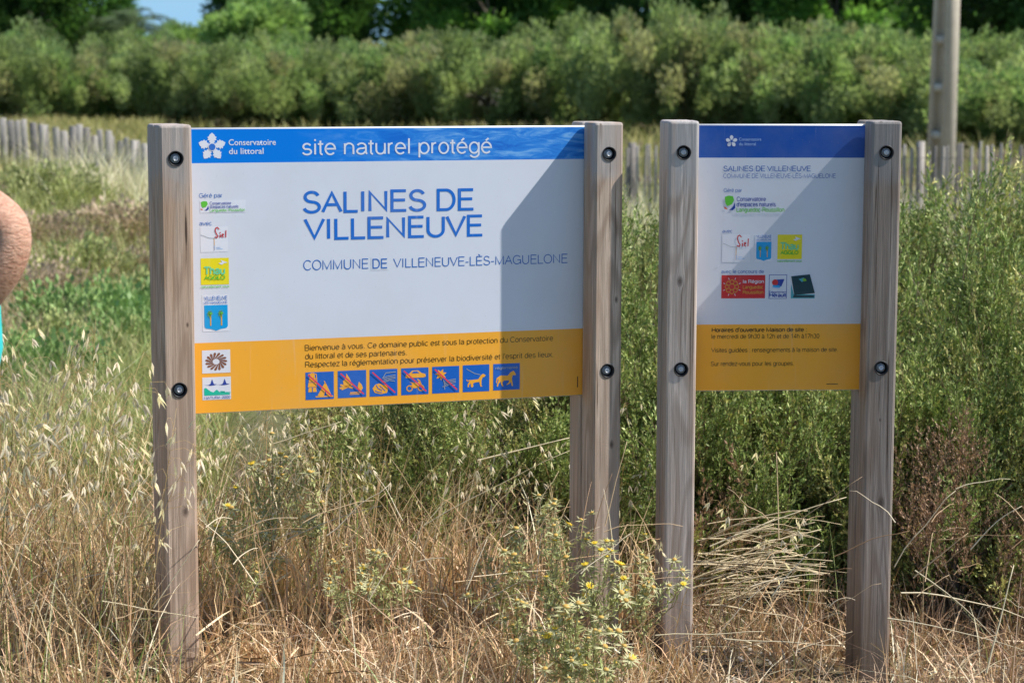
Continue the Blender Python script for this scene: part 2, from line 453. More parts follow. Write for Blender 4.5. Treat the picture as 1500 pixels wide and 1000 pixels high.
# the bush with a see-through gap where the pale wall shows
gap = tam(29, GT, hole=lambda P: (np.abs(P[:, 0] - 0.05) < 0.46 - 0.3 * np.abs(P[:, 2] - 1.0)) & (np.abs(P[:, 2] - 1.0) < 0.33))
x = px_x(714, 63); gap.location = (x, 63, float(ground_z(x, 63))); gap.scale = (1, 1, 1.0)
gap['label'] = 'tamarisk bush with a small gap through which a pale wall shows'
for px, Y, k, hf in ((20, 71, 1, 1.05), (215, 72, 0, 1.0), (410, 71, 2, 1.05), (590, 71, 3, 1.05), (860, 70, 0, 1.15), (1020, 66, 1, 1.2), (1210, 63, 3, 1.1), (1385, 60, 2, 1.0), (1500, 58, 0, 0.9)):
    o = copy_tree(tp[k]); x = px_x(px, Y); o.location = (x, Y, float(ground_z(x, Y))); o.scale = (1.1, 1.1, hf)
    o.rotation_euler = (0, 0, random.uniform(0, 6.28))
    o['label'] = ROWL[px]; o['group'] = 'second row of tamarisks'

# small pale building behind the hedge
def house():
    Y = 76; x = px_x(718, Y); z = float(ground_z(x, Y))
    t = thing('garden_building', 'small pale rendered building glimpsed through a gap in the hedge', 'building', (x, Y, z))
    wm = flat_mat('pale_render', (0.62, 0.52, 0.46), 0.9, 0.1, 0.12)
    rm = flat_mat('roof_tile', (0.36, 0.2, 0.13), 0.9, 0.1, 0.25)
    g = Geo(); box_geo(g, (-1.6, 0, -0.2), (1.6, 2.4, 1.9)); link('wall', g.mesh('wall', wm), t)
    g = Geo(); g.add([(-1.75, -.15, 1.903), (1.75, -.15, 1.903), (1.75, 2.55, 1.903), (-1.75, 2.55, 1.903), (-1.75, 1.2, 2.35), (1.75, 1.2, 2.35)],
                     [(0, 4, 3), (1, 2, 5)], [(0, 1, 5, 4), (2, 3, 4, 5), (3, 2, 1, 0)]); link('roof', g.mesh('roof', rm), t)
    g = Geo(); box_geo(g, (0.5, -0.03, -0.1), (1.2, -0.003, 1.6)); link('door', g.mesh('door', M_BARK), t)
house()

# concrete utility pole with recessed ladder side
def pole():
    Y = 31.0; x = px_x(1375, Y); z = float(ground_z(x, Y))
    t = thing('utility_pole', 'pale concrete utility pole with recessed panels rising behind the fence', 'utility pole', (x, Y, z), math.radians(42))
    t.rotation_euler = (math.radians(1.6), math.radians(2.0), math.radians(-48))
    m, nt, out = new_mat('concrete')
    tc = node(nt, 'TexCoord'); n1 = node(nt, 'TexNoise', {'Vector': tc.outputs['Object'], 'Scale': 3.0, 'Detail': 8.0, 'Roughness': 0.65})
    c = ramp(nt, n1.outputs['Fac'], [(0.3, (0.48, 0.42, 0.33)), (0.7, (0.68, 0.60, 0.48))])
    bp = node(nt, 'Bump', {'Height': n1.outputs['Fac'], 'Strength': 0.3, 'Distance': 0.01})
    b = node(nt, 'BsdfPrincipled', {'Base Color': c, 'Roughness': 0.9, 'Normal': bp.outputs[0]}); nt.links.new(b.outputs[0], out.inputs[0])
    a = 0.15
    g = Geo(); H = 9.0
    def w(zz): return a * (1 - 0.045 * zz)
    for sx in (-1, 1):                      # two flanges
        V = []
        for zz in (-0.6, H):
            k = w(zz); x0, x1 = (sx * k, sx * k * 0.62) if sx < 0 else (sx * k * 0.62, sx * k)
            V += [(x0, -k, zz), (x1, -k, zz), (x1, k, zz), (x0, k, zz)]
        Q = [(0, 3, 2, 1), (4, 5, 6, 7), (0, 1, 5, 4), (1, 2, 6, 5), (2, 3, 7, 6), (3, 0, 4, 7)]
        g.add(V, None, Q)
    link('flange', g.mesh('flange', m), t)
    g = Geo(); k0, k1 = w(-.6) * 0.62, w(H) * 0.62
    V = []
    for zz, k in ((-.6, k0), (H, k1)): V += [(-k, -0.03, zz), (k, -0.03, zz), (k, 0.03, zz), (-k, 0.03, zz)]
    g.add(V, None, [(0, 3, 2, 1), (4, 5, 6, 7), (0, 1, 5, 4), (2, 3, 7, 6)]); link('web', g.mesh('web', m), t)
    for i in range(13):
        zz = 0.15 + i * 0.67; k = w(zz) * 0.62; g = Geo()
        box_geo(g, (-k, -w(zz) * 0.93, zz), (k, -0.031, zz + 0.11)); box_geo(g, (-k, 0.031, zz), (k, w(zz) * 0.93, zz + 0.11))
        link('crossbar', g.mesh('crossbar', m), t)
pole()

# chestnut paling fence
def fence():
    t = thing('paling_fence', 'grey weathered chestnut paling fence crossing behind both signs', 'fence')
    m, nt, out = new_mat('paling_wood')
    tc = node(nt, 'TexCoord'); mp = node(nt, 'Mapping', {'Vector': tc.outputs['Object'], 'Scale': (30, 30, 2.5)})
    n1 = node(nt, 'TexNoise', {'Vector': mp.outputs[0], 'Scale': 1.0, 'Detail': 5.0})
    oi = node(nt, 'ObjectInfo')
    c = ramp(nt, n1.outputs['Fac'], [(0.3, (0.24, 0.22, 0.20)), (0.7, (0.48, 0.45, 0.42))])
    c2 = ramp(nt, oi.outputs['Random'], [(0, (0.6, 0.58, 0.57)), (0.4, (0.95, 0.93, 0.9)), (1.0, (1.3, 1.26, 1.2))])
    c = mixc(nt, 1.0, c, c2, 'MULTIPLY')
    b = node(nt, 'BsdfPrincipled', {'Base Color': c, 'Roughness': 0.9, 'Specular IOR Level': 0.1}); nt.links.new(b.outputs[0], out.inputs[0])
    meshes = []
    for k in range(5):
        r = np.random.default_rng(50 + k); g = Geo()
        w = r.uniform(0.022, 0.03); d = 0.009; H = 1.0
        V = []
        for zz, f in ((0, 1), (0.5, r.uniform(.9, 1.1)), (H * 0.985, 0.95), (H, 0.6)):
            o = r.normal() * 0.004
            V += [(-w * f + o, -d, zz), (w * f + o, -d, zz), (w * f + o, d, zz), (-w * f + o, d, zz)]
        Q = []
        for i in range(3):
            for j in range(4): q = (j + 1) % 4; Q.append((i * 4 + j, i * 4 + q, i * 4 + 4 + q, i * 4 + 4 + j))
        Q.append((12, 13, 14, 15)); g.add(V, None, Q); meshes.append(g.mesh('slat', m))
    # course of the fence: (photo column, depth, top row in the photo)
    ctrl = [(-40, 21.0, 168), (0, 21.5, 173), (50, 22, 178), (100, 22.5, 188), (150, 23, 199), (215, 23.5, 207), (500, 24, 213), (800, 24, 213), (940, 24, 213), (1100, 24, 211), (1330, 24, 210), (1420, 23.5, 209), (1500, 23, 206), (1600, 22.5, 203)]
    cx = np.array([px_x(c[0], c[1]) for c in ctrl]); cy = np.array([c[1] for c in ctrl])
    ct = np.array([CZ - c[1] * math.tan(PITCH + math.atan((c[2] - 500) / FPX)) for c in ctrl])
    x = cx[0]; r = np.random.default_rng(9); k = 0; tops = []; nextpost = px_x(1345, 24) - 8 * 1.3 
    while x < cx[-1]:
        y = float(np.interp(x, cx, cy)); tz = float(np.interp(x, cx, ct))
        gz = float(ground_z(x, y)); 
        s = link('slat', meshes[int(r.integers(5))], t, (x, y, gz - 0.03))
        h = max(0.25, tz - gz + 0.03 + r.normal() * 0.028)
        s.scale = (r.uniform(1.25, 1.5) if x < px_x(215, 23.5) else r.uniform(0.6, 0.85), 0.7, h); s.rotation_euler = (r.normal() * 0.02, r.normal() * 0.016, r.uniform(-0.2, 0.2))
        tops.append((x, y, tz, gz))
        dense = 0.054 if x < px_x(215, 23.5) else 0.068
        x += dense * r.uniform(0.88, 1.12); k += 1
    T = np.array(tops)
    wm = flat_mat('fence_wire', (0.12, 0.11, 0.10), 0.6, 0.4)
    for f in (0.2, 0.55, 0.85):
        g = Geo(); P = np.c_[T[::3, 0], T[::3, 1] + 0.014, T[::3, 3] + (T[::3, 2] - T[::3, 3]) * f]
        tube(g, P, 0.003, 4); link('wire', g.mesh('wire', wm), t)
    g = Geo(); tube(g, [(0, 0, -.2), (0, 0, 0.5), (0, 0, 1.0)], [0.05, 0.048, 0.045], 9); pmesh = g.mesh('post', m)
    for px in (25, 158, 480, 750, 925, 1130, 1345, 1484):
        x = px_x(px, 24); y = float(np.interp(x, cx, cy)) + 0.07; gz = float(ground_z(x, y)); tz = float(np.interp(x, cx, ct))
        s = link('post', pmesh, t, (x, y, gz - 0.03)); s.scale = (1, 1, tz - gz + 0.06)
fence()
# ------------------------------------------------------------------ the two signs
D1, D2, PWD = 0.100, 0.1036, 0.0897       # depth of front and rear timber, post width
SIGNS = {1: dict(o=Vector((-0.90477, 5.99325, CZ - 0.16442)), yaw=0.32926, W=1.17409, H=0.80),
         2: dict(o=Vector((0.53537, 6.39428, CZ - 0.15959)), yaw=0.068, W=0.50746, H=0.7946)}
PT = 0.0112

def wood_mat(name, tone, knots=(), cracks=()):
    m, nt, out = new_mat(name)
    tc = node(nt, 'TexCoord'); ob = tc.outputs['Object']
    # push the grain sideways around knots
    vec = ob
    dark = None
    for (kx, kz, kr) in knots:
        mp = node(nt, 'Mapping', {'Vector': ob, 'Location': (-kx, 0, -kz * 0.55), 'Scale': (1, 0, 0.55)})
        ln = node(nt, 'VectorMath', {0: mp.outputs[0]}, operation='LENGTH')
        fall = node(nt, 'MapRange', {'Value': ln.outputs['Value'], 'From Min': 0.0, 'From Max': kr * 3.2, 'To Min': 1.0, 'To Max': 0.0})
        nx = node(nt, 'VectorMath', {0: mp.outputs[0]}, operation='NORMALIZE')
        sc = node(nt, 'VectorMath', {0: nx.outputs[0]}, operation='SCALE'); 
        pw = node(nt, 'Math', {0: fall.outputs[0], 1: 2.0}, operation='POWER')
        k2 = node(nt, 'Math', {0: pw.outputs[0], 1: -kr * 1.0}, operation='MULTIPLY')
        nt.links.new(k2.outputs[0], sc.inputs['Scale'])
        ad = node(nt, 'VectorMath', {0: vec, 1: sc.outputs[0]}, operation='ADD'); vec = ad.outputs[0]
        core = node(nt, 'MapRange', {'Value': ln.outputs['Value'], 'From Min': kr * 0.25, 'From Max': kr * 0.9, 'To Min': 0.75, 'To Max': 0.0})
        dark = core.outputs[0] if dark is None else node(nt, 'Math', {0: dark, 1: core.outputs[0]}, operation='MAXIMUM').outputs[0]
    for (kx, kz, w, l) in cracks:
        mp = node(nt, 'Mapping', {'Vector': ob, 'Location': (-kx / w, 0, -kz / l), 'Scale': (1 / w, 0, 1 / l)})
        wob = node(nt, 'TexNoise', {'Vector': ob, 'Scale': 25.0, 'Detail': 2.0})
        ln = node(nt, 'VectorMath', {0: mp.outputs[0]}, operation='LENGTH')
        a = node(nt, 'Math', {0: ln.outputs['Value'], 1: wob.outputs['Fac']}, operation='ADD')
        core = node(nt, 'MapRange', {'Value': a.outputs[0], 'From Min': 1.1, 'From Max': 1.5, 'To Min': 0.9, 'To Max': 0.0})
        dark = core.outputs[0] if dark is None else node(nt, 'Math', {0: dark, 1: core.outputs[0]}, operation='MAXIMUM').outputs[0]
    oi = node(nt, 'ObjectInfo')
    off = node(nt, 'VectorMath', {0: oi.outputs['Random'], 'Scale': 7.0}, operation='SCALE')
    v1 = node(nt, 'VectorMath', {0: vec, 1: off.outputs[0]}, operation='ADD')
    wav = node(nt, 'TexNoise', {'Vector': node(nt, 'Mapping', {'Vector': v1.outputs[0], 'Scale': (8, 8, 1.1)}).outputs[0], 'Scale': 1.0, 'Detail': 1.0})
    bands = node(nt, 'Math', {0: wav.outputs['Fac'], 1: 62.0}, operation='MULTIPLY')
    sn = node(nt, 'Math', {0: bands.outputs[0]}, operation='SINE')
    ring = node(nt, 'MapRange', {'Value': sn.outputs[0], 'From Min': 0.1, 'From Max': 1.0, 'To Min': 0.0, 'To Max': 1.0})
    fib = node(nt, 'TexNoise', {'Vector': node(nt, 'Mapping', {'Vector': v1.outputs[0], 'Scale': (330, 330, 6)}).outputs[0], 'Scale': 1.0, 'Detail': 4.0, 'Roughness': 0.7})
    fib2 = node(nt, 'TexNoise', {'Vector': node(nt, 'Mapping', {'Vector': v1.outputs[0], 'Scale': (75, 75, 1.6)}).outputs[0], 'Scale': 1.0, 'Detail': 2.0})
    blot = node(nt, 'TexNoise', {'Vector': node(nt, 'Mapping', {'Vector': v1.outputs[0], 'Scale': (9, 9, 3)}).outputs[0], 'Scale': 1.0, 'Detail': 4.0})
    a = tuple(t * 0.66 for t in tone); b_ = tuple(min(1, t * 1.28) for t in tone)
    c = ramp(nt, fib2.outputs['Fac'], [(0.32, a), (0.5, tone), (0.68, b_)])
    c = mixc(nt, node(nt, 'Math', {0: ring.outputs[0], 1: 0.6}, operation='MULTIPLY').outputs[0], c, (tone[0] * 0.48, tone[1] * 0.42, tone[2] * 0.38))
    c = mixc(nt, ramp(nt, fib.outputs['Fac'], [(0.36, (0.85,) * 3), (0.52, (0, 0, 0))]), c, (tone[0] * 0.5, tone[1] * 0.48, tone[2] * 0.46))
    c = mixc(nt, ramp(nt, blot.outputs['Fac'], [(0.42, (0, 0, 0)), (0.66, (0.6,) * 3)]), c, (tone[0] * 0.74, tone[1] * 0.73, tone[2] * 0.72))
    # greyer, more weathered at the top end
    sp = node(nt, 'SeparateXYZ', {0: ob})
    wn = node(nt, 'TexNoise', {'Vector': ob, 'Scale': 16.0, 'Detail': 3.0})
    zz = node(nt, 'Math', {0: sp.outputs['Z'], 1: node(nt, 'Math', {0: wn.outputs['Fac'], 1: 0.18}, operation='MULTIPLY').outputs[0]}, operation='ADD')
    gr = node(nt, 'MapRange', {'Value': zz.outputs[0], 'From Min': 1.46, 'From Max': 1.52, 'To Min': 0.0, 'To Max': 0.55})
    gv = (tone[0] + tone[1] + tone[2]) / 3 * 0.82
    c = mixc(nt, gr.outputs[0], c, (gv, gv * 1.01, gv * 1.02))
    # fine drying cracks along the grain, soil stain at the foot
    ck = node(nt, 'TexNoise', {'Vector': node(nt, 'Mapping', {'Vector': v1.outputs[0], 'Scale': (120, 120, 2.2)}).outputs[0], 'Scale': 1.0, 'Detail': 3.0, 'Roughness': 0.55})
    c = mixc(nt, ramp(nt, ck.outputs['Fac'], [(0.30, (0.85,) * 3), (0.355, (0, 0, 0))]), c, (tone[0] * 0.22, tone[1] * 0.18, tone[2] * 0.15))
    wm_ = node(nt, 'TexNoise', {'Vector': node(nt, 'Mapping', {'Vector': v1.outputs[0], 'Scale': (22, 22, 1.2)}).outputs[0], 'Scale': 1.0, 'Detail': 3.0})
    c = mixc(nt, ramp(nt, wm_.outputs['Fac'], [(0.48, (0, 0, 0)), (0.68, (0.55,) * 3)]), c, (tone[0] * 0.82, tone[1] * 0.66, tone[2] * 0.52))
    soil = node(nt, 'MapRange', {'Value': zz.outputs[0], 'From Min': 0.06, 'From Max': 0.26, 'To Min': 0.6, 'To Max': 0.0})
    c = mixc(nt, soil.outputs[0], c, (0.17, 0.125, 0.085))
    if dark is not None: c = mixc(nt, dark, c, (0.045, 0.028, 0.02))
    hh = mixc(nt, 0.4, fib.outputs['Fac'], fib2.outputs['Fac'])
    bp = node(nt, 'Bump', {'Height': hh, 'Strength': 0.8, 'Distance': 0.0022})
    b = node(nt, 'BsdfPrincipled', {'Base Color': c, 'Roughness': 0.82, 'Specular IOR Level': 0.25, 'Normal': bp.outputs[0]})
    nt.links.new(b.outputs[0], out.inputs[0])
    return m

M_BLACK = flat_mat('plain_black', (0.012, 0.012, 0.014), 0.5, 0.4)  # plain black: shoes, eyes, and the shade painted into the bolt holes
def steel():
    m, nt, out = new_mat('zinc_steel')
    b = node(nt, 'BsdfPrincipled', {'Base Color': (0.62, 0.63, 0.66, 1), 'Metallic': 0.55, 'Roughness': 0.42}); nt.links.new(b.outputs[0], out.inputs[0]); return m
M_STEEL = steel()

class Flat:
    """flat print: polygons and strokes in panel coordinates (x right, z up), each on its own thin layer"""
    def __init__(s): s.V = []; s.F = []; s.M = []; s.mats = []
    def mi(s, m):
        if m not in s.mats: s.mats.append(m)
        return s.mats.index(m)
    def poly(s, pts, mat, layer=0):
        tri = tessellate_polygon([[Vector((p[0], p[1], 0)) for p in pts]])
        n = len(s.V); y = -0.0006 - 0.0004 * layer
        s.V += [(p[0], y, p[1]) for p in pts]; k = s.mi(mat)
        for t in tri:
            a, b, c = [pts[i] for i in t]
            cr = (b[0] - a[0]) * (c[1] - a[1]) - (b[1] - a[1]) * (c[0] - a[0])
            if abs(cr) < 1e-12: continue
            t = tuple(t) if cr > 0 else (t[0], t[2], t[1])
            s.F.append(tuple(n + i for i in t)); s.M.append(k)
    def rect(s, x0, z0, x1, z1, mat, layer=0): s.poly([(x0, z0), (x1, z0), (x1, z1), (x0, z1)], mat, layer)
    def disc(s, x, z, r, mat, layer=0, n=20, ry=None):
        ry = ry or r; s.poly([(x + r * math.cos(i * 2 * math.pi / n), z + ry * math.sin(i * 2 * math.pi / n)) for i in range(n)], mat, layer)
    def line(s, pts, w, mat, layer=0):
        for a, b in zip(pts[:-1], pts[1:]):
            dx, dz = b[0] - a[0], b[1] - a[1]; L = math.hypot(dx, dz)
            if L < 1e-9: continue
            nx, nz = -dz / L * w / 2, dx / L * w / 2; ex, ez = dx / L * w * 0.25, dz / L * w * 0.25
            s.poly([(a[0] + nx - ex, a[1] + nz - ez), (a[0] - nx - ex, a[1] - nz - ez), (b[0] - nx + ex, b[1] - nz + ez), (b[0] + nx + ex, b[1] + nz + ez)], mat, layer)
    def mesh(s, name):
        me = bpy.data.meshes.new(name); me.from_pydata(s.V, [], s.F); me.update()
        for m in s.mats: me.materials.append(m)
        me.polygons.foreach_set('material_index', s.M); return me

def sub(fl, box, pts_fn=None):
    """a drawing helper with 0..100 coordinates inside box (x0,z0,x1,z1)"""
    x0, z0, x1, z1 = box
    class D:
        def t(s, p): return (x0 + (x1 - x0) * p[0] / 100, z0 + (z1 - z0) * p[1] / 100)
        def poly(s, pts, m, l=0): fl.poly([s.t(p) for p in pts], m, l)
        def line(s, pts, w, m, l=0): fl.line([s.t(p) for p in pts], w * (x1 - x0) / 100, m, l)
        def disc(s, x, z, r, m, l=0, n=18): p = s.t((x, z)); fl.disc(p[0], p[1], r * (x1 - x0) / 100, m, l, n)
        def rect(s, a, b, c, d, m, l=0): s.poly([(a, b), (c, b), (c, d), (a, d)], m, l)
    return D()

def raypanel(k, u, v):
    """photograph pixel to coordinates on the panel of sign k (x from its left edge, z from its top)"""
    sg = SIGNS[k]; n = Vector((-math.sin(sg['yaw']), math.cos(sg['yaw']), 0)); o_ = sg['o'] - Vector((0, 0, CZ))
    d = _f + _r2 * ((u - 750) / FPX) + _u2 * ((500 - v) / FPX)
    P = d * (o_.dot(n) / d.dot(n)) - o_
    return (P.x * math.cos(sg['yaw']) + P.y * math.sin(sg['yaw']), P.z)

# --- a light grotesque stroke font for the printed lettering (em units, capitals 0.716 high)
def arc(cx, cy, rx, ry, a0, a1, n=12):
    return [(cx + rx * math.cos(math.radians(a0 + (a1 - a0) * i / n)), cy + ry * math.sin(math.radians(a0 + (a1 - a0) * i / n))) for i in range(n + 1)]
def glyphs():
    K, X, D, AS = 0.70, 0.505, -0.19, 0.716
    g = {}
    g['A'] = (.65, [[(.03, 0), (.325, K), (.62, 0)], [(.13, .25), (.52, .25)]])
    g['B'] = (.66, [[(.10, 0), (.10, K), (.36, K)] + arc(.40, .53, .16, .17, 80, -90)[1:] + [(.10, .36)], [(.40, .36)] + arc(.42, .18, .18, .18, 90, -90) + [(.10, .0)]])
    g['C'] = (.70, [arc(.38, .35, .31, .35, 40, 320, 22)])
    g['D'] = (.71, [[(.10, 0), (.10, K), (.34, K)] + arc(.36, .35, .27, .35, 86, -86, 16) + [(.34, 0), (.10, 0)]])
    g['E'] = (.61, [[(.56, K), (.10, K), (.10, 0), (.57, 0)], [(.10, .37), (.53, .37)]])
    g['G'] = (.77, [arc(.39, .35, .32, .35, 38, 345, 24), [(.42, .34), (.70, .34), (.70, .0)]])
    g['H'] = (.72, [[(.10, 0), (.10, K)], [(.62, 0), (.62, K)], [(.10, .36), (.62, .36)]])
    g['I'] = (.27, [[(.135, 0), (.135, K)]])
    g['L'] = (.54, [[(.10, K), (.10, 0), (.51, 0)]])
    g['M'] = (.84, [[(.10, 0), (.10, K), (.42, .02), (.74, K), (.74, 0)]])
    g['N'] = (.72, [[(.10, 0), (.10, K), (.62, .01), (.62, K)]])
    g['O'] = (.77, [arc(.385, .35, .325, .35, 90, 450, 30)])
    g['R'] = (.69, [[(.10, 0), (.10, K), (.38, K)] + arc(.42, .525, .17, .175, 80, -90) + [(.10, .35)], [(.40, .35), (.55, .25), (.60, 0)]])
    g['S'] = (.65, [arc(.325, .53, .21, .17, 15, 245, 14) + [(.33, .355)] + arc(.325, .175, .245, .18, 72, -168, 14)])
    g['T'] = (.60, [[(.02, K), (.58, K)], [(.30, 0), (.30, K)]])
    g['U'] = (.71, [[(.10, K), (.10, .23)] + arc(.355, .23, .255, .235, 180, 360, 14) + [(.61, K)]])
    g['V'] = (.64, [[(.02, K), (.32, .0), (.62, K)]])
    g['Q'] = g['O']
    bowl = lambda cx: arc(cx, .25, .20, .255, 90, 450, 22)
    g['a'] = (.54, [arc(.26, .36, .18, .145, 160, 10, 8) + [(.445, .30), (.445, .08), (.49, .0)], [(.44, .30), (.30, .27)] + arc(.24, .135, .175, .13, 100, 300, 10) + [(.445, .14)]])
    g['b'] = (.56, [[(.08, 0), (.08, AS)], bowl(.29)])
    g['c'] = (.50, [arc(.26, .25, .20, .255, 45, 318, 18)])
    g['d'] = (.56, [[(.48, 0), (.48, AS)], bowl(.27)])
    g['e'] = (.54, [[(.07, .26), (.475, .26)] + arc(.27, .25, .205, .255, 4, 318, 20)])
    g['f'] = (.28, [[(.13, 0), (.13, .60)] + arc(.22, .61, .09, .10, 180, 90, 5) + [(.27, .71)], [(.02, X - .02), (.25, X - .02)]])
    g['g'] = (.55, [bowl(.27), [(.475, X), (.475, -.02)] + arc(.28, -.03, .195, .17, 0, -155, 10)])
    g['h'] = (.54, [[(.08, 0), (.08, AS)], [(.08, .30)] + arc(.265, .32, .185, .185, 160, 0, 10) + [(.45, 0)]])
    g['i'] = (.21, [[(.105, 0), (.105, X)], [(.105, .63), (.105, .71)]])
    g['j'] = (.21, [[(.105, -.16), (.105, X)], [(.105, .63), (.105, .71)]])
    g['l'] = (.21, [[(.105, 0), (.105, AS)]])
    g['m'] = (.83, [[(.08, 0), (.08, X)], [(.08, .34)] + arc(.245, .34, .165, .165, 160, 0, 9) + [(.41, 0)], [(.41, .34)] + arc(.58, .34, .165, .165, 160, 0, 9) + [(.745, 0)]])
    g['n'] = (.54, [[(.08, 0), (.08, X)], [(.08, .30)] + arc(.265, .32, .185, .185, 160, 0, 10) + [(.45, 0)]])
    g['o'] = (.54, [bowl(.27)])
    g['p'] = (.56, [[(.08, D), (.08, X)], bowl(.29)])
    g['q'] = (.56, [[(.48, D), (.48, X)], bowl(.27)])
    g['r'] = (.32, [[(.08, 0), (.08, X)], [(.08, .32)] + arc(.27, .34, .19, .16, 170, 95, 6)])
    g['s'] = (.48, [arc(.24, .37, .155, .135, 20, 240, 10) + [(.24, .255)] + arc(.24, .13, .18, .13, 70, -165, 10)])
    g['t'] = (.27, [[(.12, .64), (.12, .10)] + arc(.20, .09, .08, .09, 180, 280, 5), [(.01, X - .02), (.24, X - .02)]])
    g['u'] = (.54, [[(.085, X), (.085, .19)] + arc(.265, .19, .18, .19, 180, 360, 10) + [(.445, .19)], [(.455, 0), (.455, X)]])
    g['v'] = (.48, [[(.01, X), (.24, 0), (.47, X)]])
    g['x'] = (.48, [[(.02, 0), (.45, X)], [(.02, X), (.46, 0)]])
    g['z'] = (.47, [[(.04, X), (.42, X), (.04, 0), (.43, 0)]])
    g['0'] = (.54, [arc(.27, .35, .20, .35, 90, 450, 22)]); g['1'] = (.54, [[(.12, .55), (.31, K), (.31, 0)]])
    g['2'] = (.54, [arc(.27, .51, .19, .19, 165, -15, 12) + [(.40, .36), (.07, .0), (.47, 0)]])
    g['3'] = (.54, [arc(.26, .53, .17, .17, 160, -80, 12), arc(.26, .18, .20, .18, 85, -165, 14)])
    g['4'] = (.54, [[(.37, 0), (.37, K), (.04, .19), (.49, .19)]]); g['7'] = (.54, [[(.05, K), (.47, K), (.20, 0)]])
    g['9'] = (.54, [arc(.26, .48, .19, .215, 90, 450, 20), [(.45, .48)] + arc(.25, .35, .20, .35, 10, -140, 10)])
    g['.'] = (.26, [[(.13, -.03), (.13, .05)]]); g[':'] = (.26, [[(.13, -.03), (.13, .05)], [(.13, .42), (.13, .50)]])
    g["'"] = (.20, [[(.11, .70), (.09, .55)]]); g['-'] = (.34, [[(.05, .26), (.29, .26)]]); g[','] = (.26, [[(.14, .05), (.10, -.10)]])
    g[' '] = (.27, [])
    ac = lambda b, pts: (g[b][0], g[b][1] + [pts])
    m = .27
    g['é'] = ac('e', [(m - .03, .58), (m + .09, .70)]); g['è'] = ac('e', [(m + .05, .58), (m - .09, .70)]); g['à'] = ac('a', [(m + .03, .58), (m - .11, .70)])
    g['È'] = ac('E', [(.38, .77), (.24, .88)])
    return g
GLYPH = glyphs()

def stroke_poly(pts, w):
    """outline quads of a polyline with mitred joints"""
    P = [np.array(pts[0], float)]
    for q_ in pts[1:]:
        if np.hypot(*(np.array(q_) - P[-1])) > 2e-3: P.append(np.array(q_, float))
    P = np.array(P); n = len(P); closed = np.allclose(P[0], P[-1]) and n > 3
    out = []
    for i in range(n):
        a = P[i] - P[i - 1] if i > 0 else (P[-1] - P[-2] if closed else P[1] - P[0])
        b = P[i + 1] - P[i] if i < n - 1 else (P[1] - P[0] if closed else P[-1] - P[-2])
        a = a / (np.linalg.norm(a) + 1e-9); b = b / (np.linalg.norm(b) + 1e-9)
        na = np.array([-a[1], a[0]]); nb = np.array([-b[1], b[0]]); m = na + nb; L = np.linalg.norm(m)
        m = na if L < 1e-6 else m / L; k = 1 / max(0.42, float(m @ na)); out.append((P[i] + m * k * w / 2, P[i] - m * k * w / 2))
    return out

def stroke_text(body, w, track=0.0):
    V = []; F = []; x = 0; c = 0
    for ch in body:
        adv, st = GLYPH.get(ch, GLYPH[' '])
        for s in st:
            o = stroke_poly([(p[0] + x, p[1]) for p in s], w); n = len(V); c += 1; dy = (c % 6) * 0.00004
            lo_, hi_ = (-w / 2, 0.70 + w / 2) if ch in 'AVMN' else (-9, 9)
            for a, b in o: V += [(a[0], -dy, min(hi_, max(lo_, a[1]))), (b[0], -dy, min(hi_, max(lo_, b[1])))]
            for i in range(len(o) - 1): F.append((n + 2 * i + 1, n + 2 * i + 3, n + 2 * i + 2, n + 2 * i))
        x += adv + track
    return np.array(V), F

def font_mesh(body, weight=0.0, spacing=1.0):
    cu = bpy.data.curves.new('t', 'FONT'); cu.body = body; cu.size = 1; cu.offset = weight
    cu.space_character = spacing; cu.resolution_u = 3
    ob = bpy.data.objects.new('t', cu); COL.objects.link(ob)
    dg = bpy.context.evaluated_depsgraph_get()
    me = bpy.data.meshes.new_from_object(ob.evaluated_get(dg))
    bpy.data.objects.remove(ob); bpy.data.curves.remove(cu)
    V = np.empty(len(me.vertices) * 3); me.vertices.foreach_get('co', V); V = V.reshape(-1, 3)
    return me, V

def lettering(k, parent, body, left, right, cap, mat, weight=-0.008, layer=1, name='lettering', spacing=1.0, stroke=0.075, serif=False):
    """left/right: baseline end points in photograph pixels; cap: capital height in pixels at the left end"""
    a = raypanel(k, *left); b = raypanel(k, *right); c = raypanel(k, left[0], left[1] - cap)
    h = c[1] - a[1]
    z = (a[1] + b[1]) / 2; y0 = -0.0006 - 0.0004 * layer
    if serif:
        me, V = font_mesh(body, weight, spacing); x0, x1 = V[:, 0].min(), V[:, 0].max()
        V2 = np.stack([a[0] + (V[:, 0] - x0) * (b[0] - a[0]) / (x1 - x0), np.full(len(V), y0), z + V[:, 1] * h / 0.695], -1)
        me.vertices.foreach_set('co', V2.ravel()); me.materials.clear()
    else:
        V, F = stroke_text(body, stroke, spacing - 1.0); x0, x1 = V[:, 0].min(), V[:, 0].max()
        V2 = np.stack([a[0] + (V[:, 0] - x0) * (b[0] - a[0]) / (x1 - x0), y0 + V[:, 1], z + (V[:, 2] + stroke / 2) * h / (0.70 + stroke)], -1)
        me = bpy.data.meshes.new(name); me.from_pydata([tuple(v) for v in V2], [], F)
    me.update(); me.materials.append(mat)
    return link(name, me, parent)

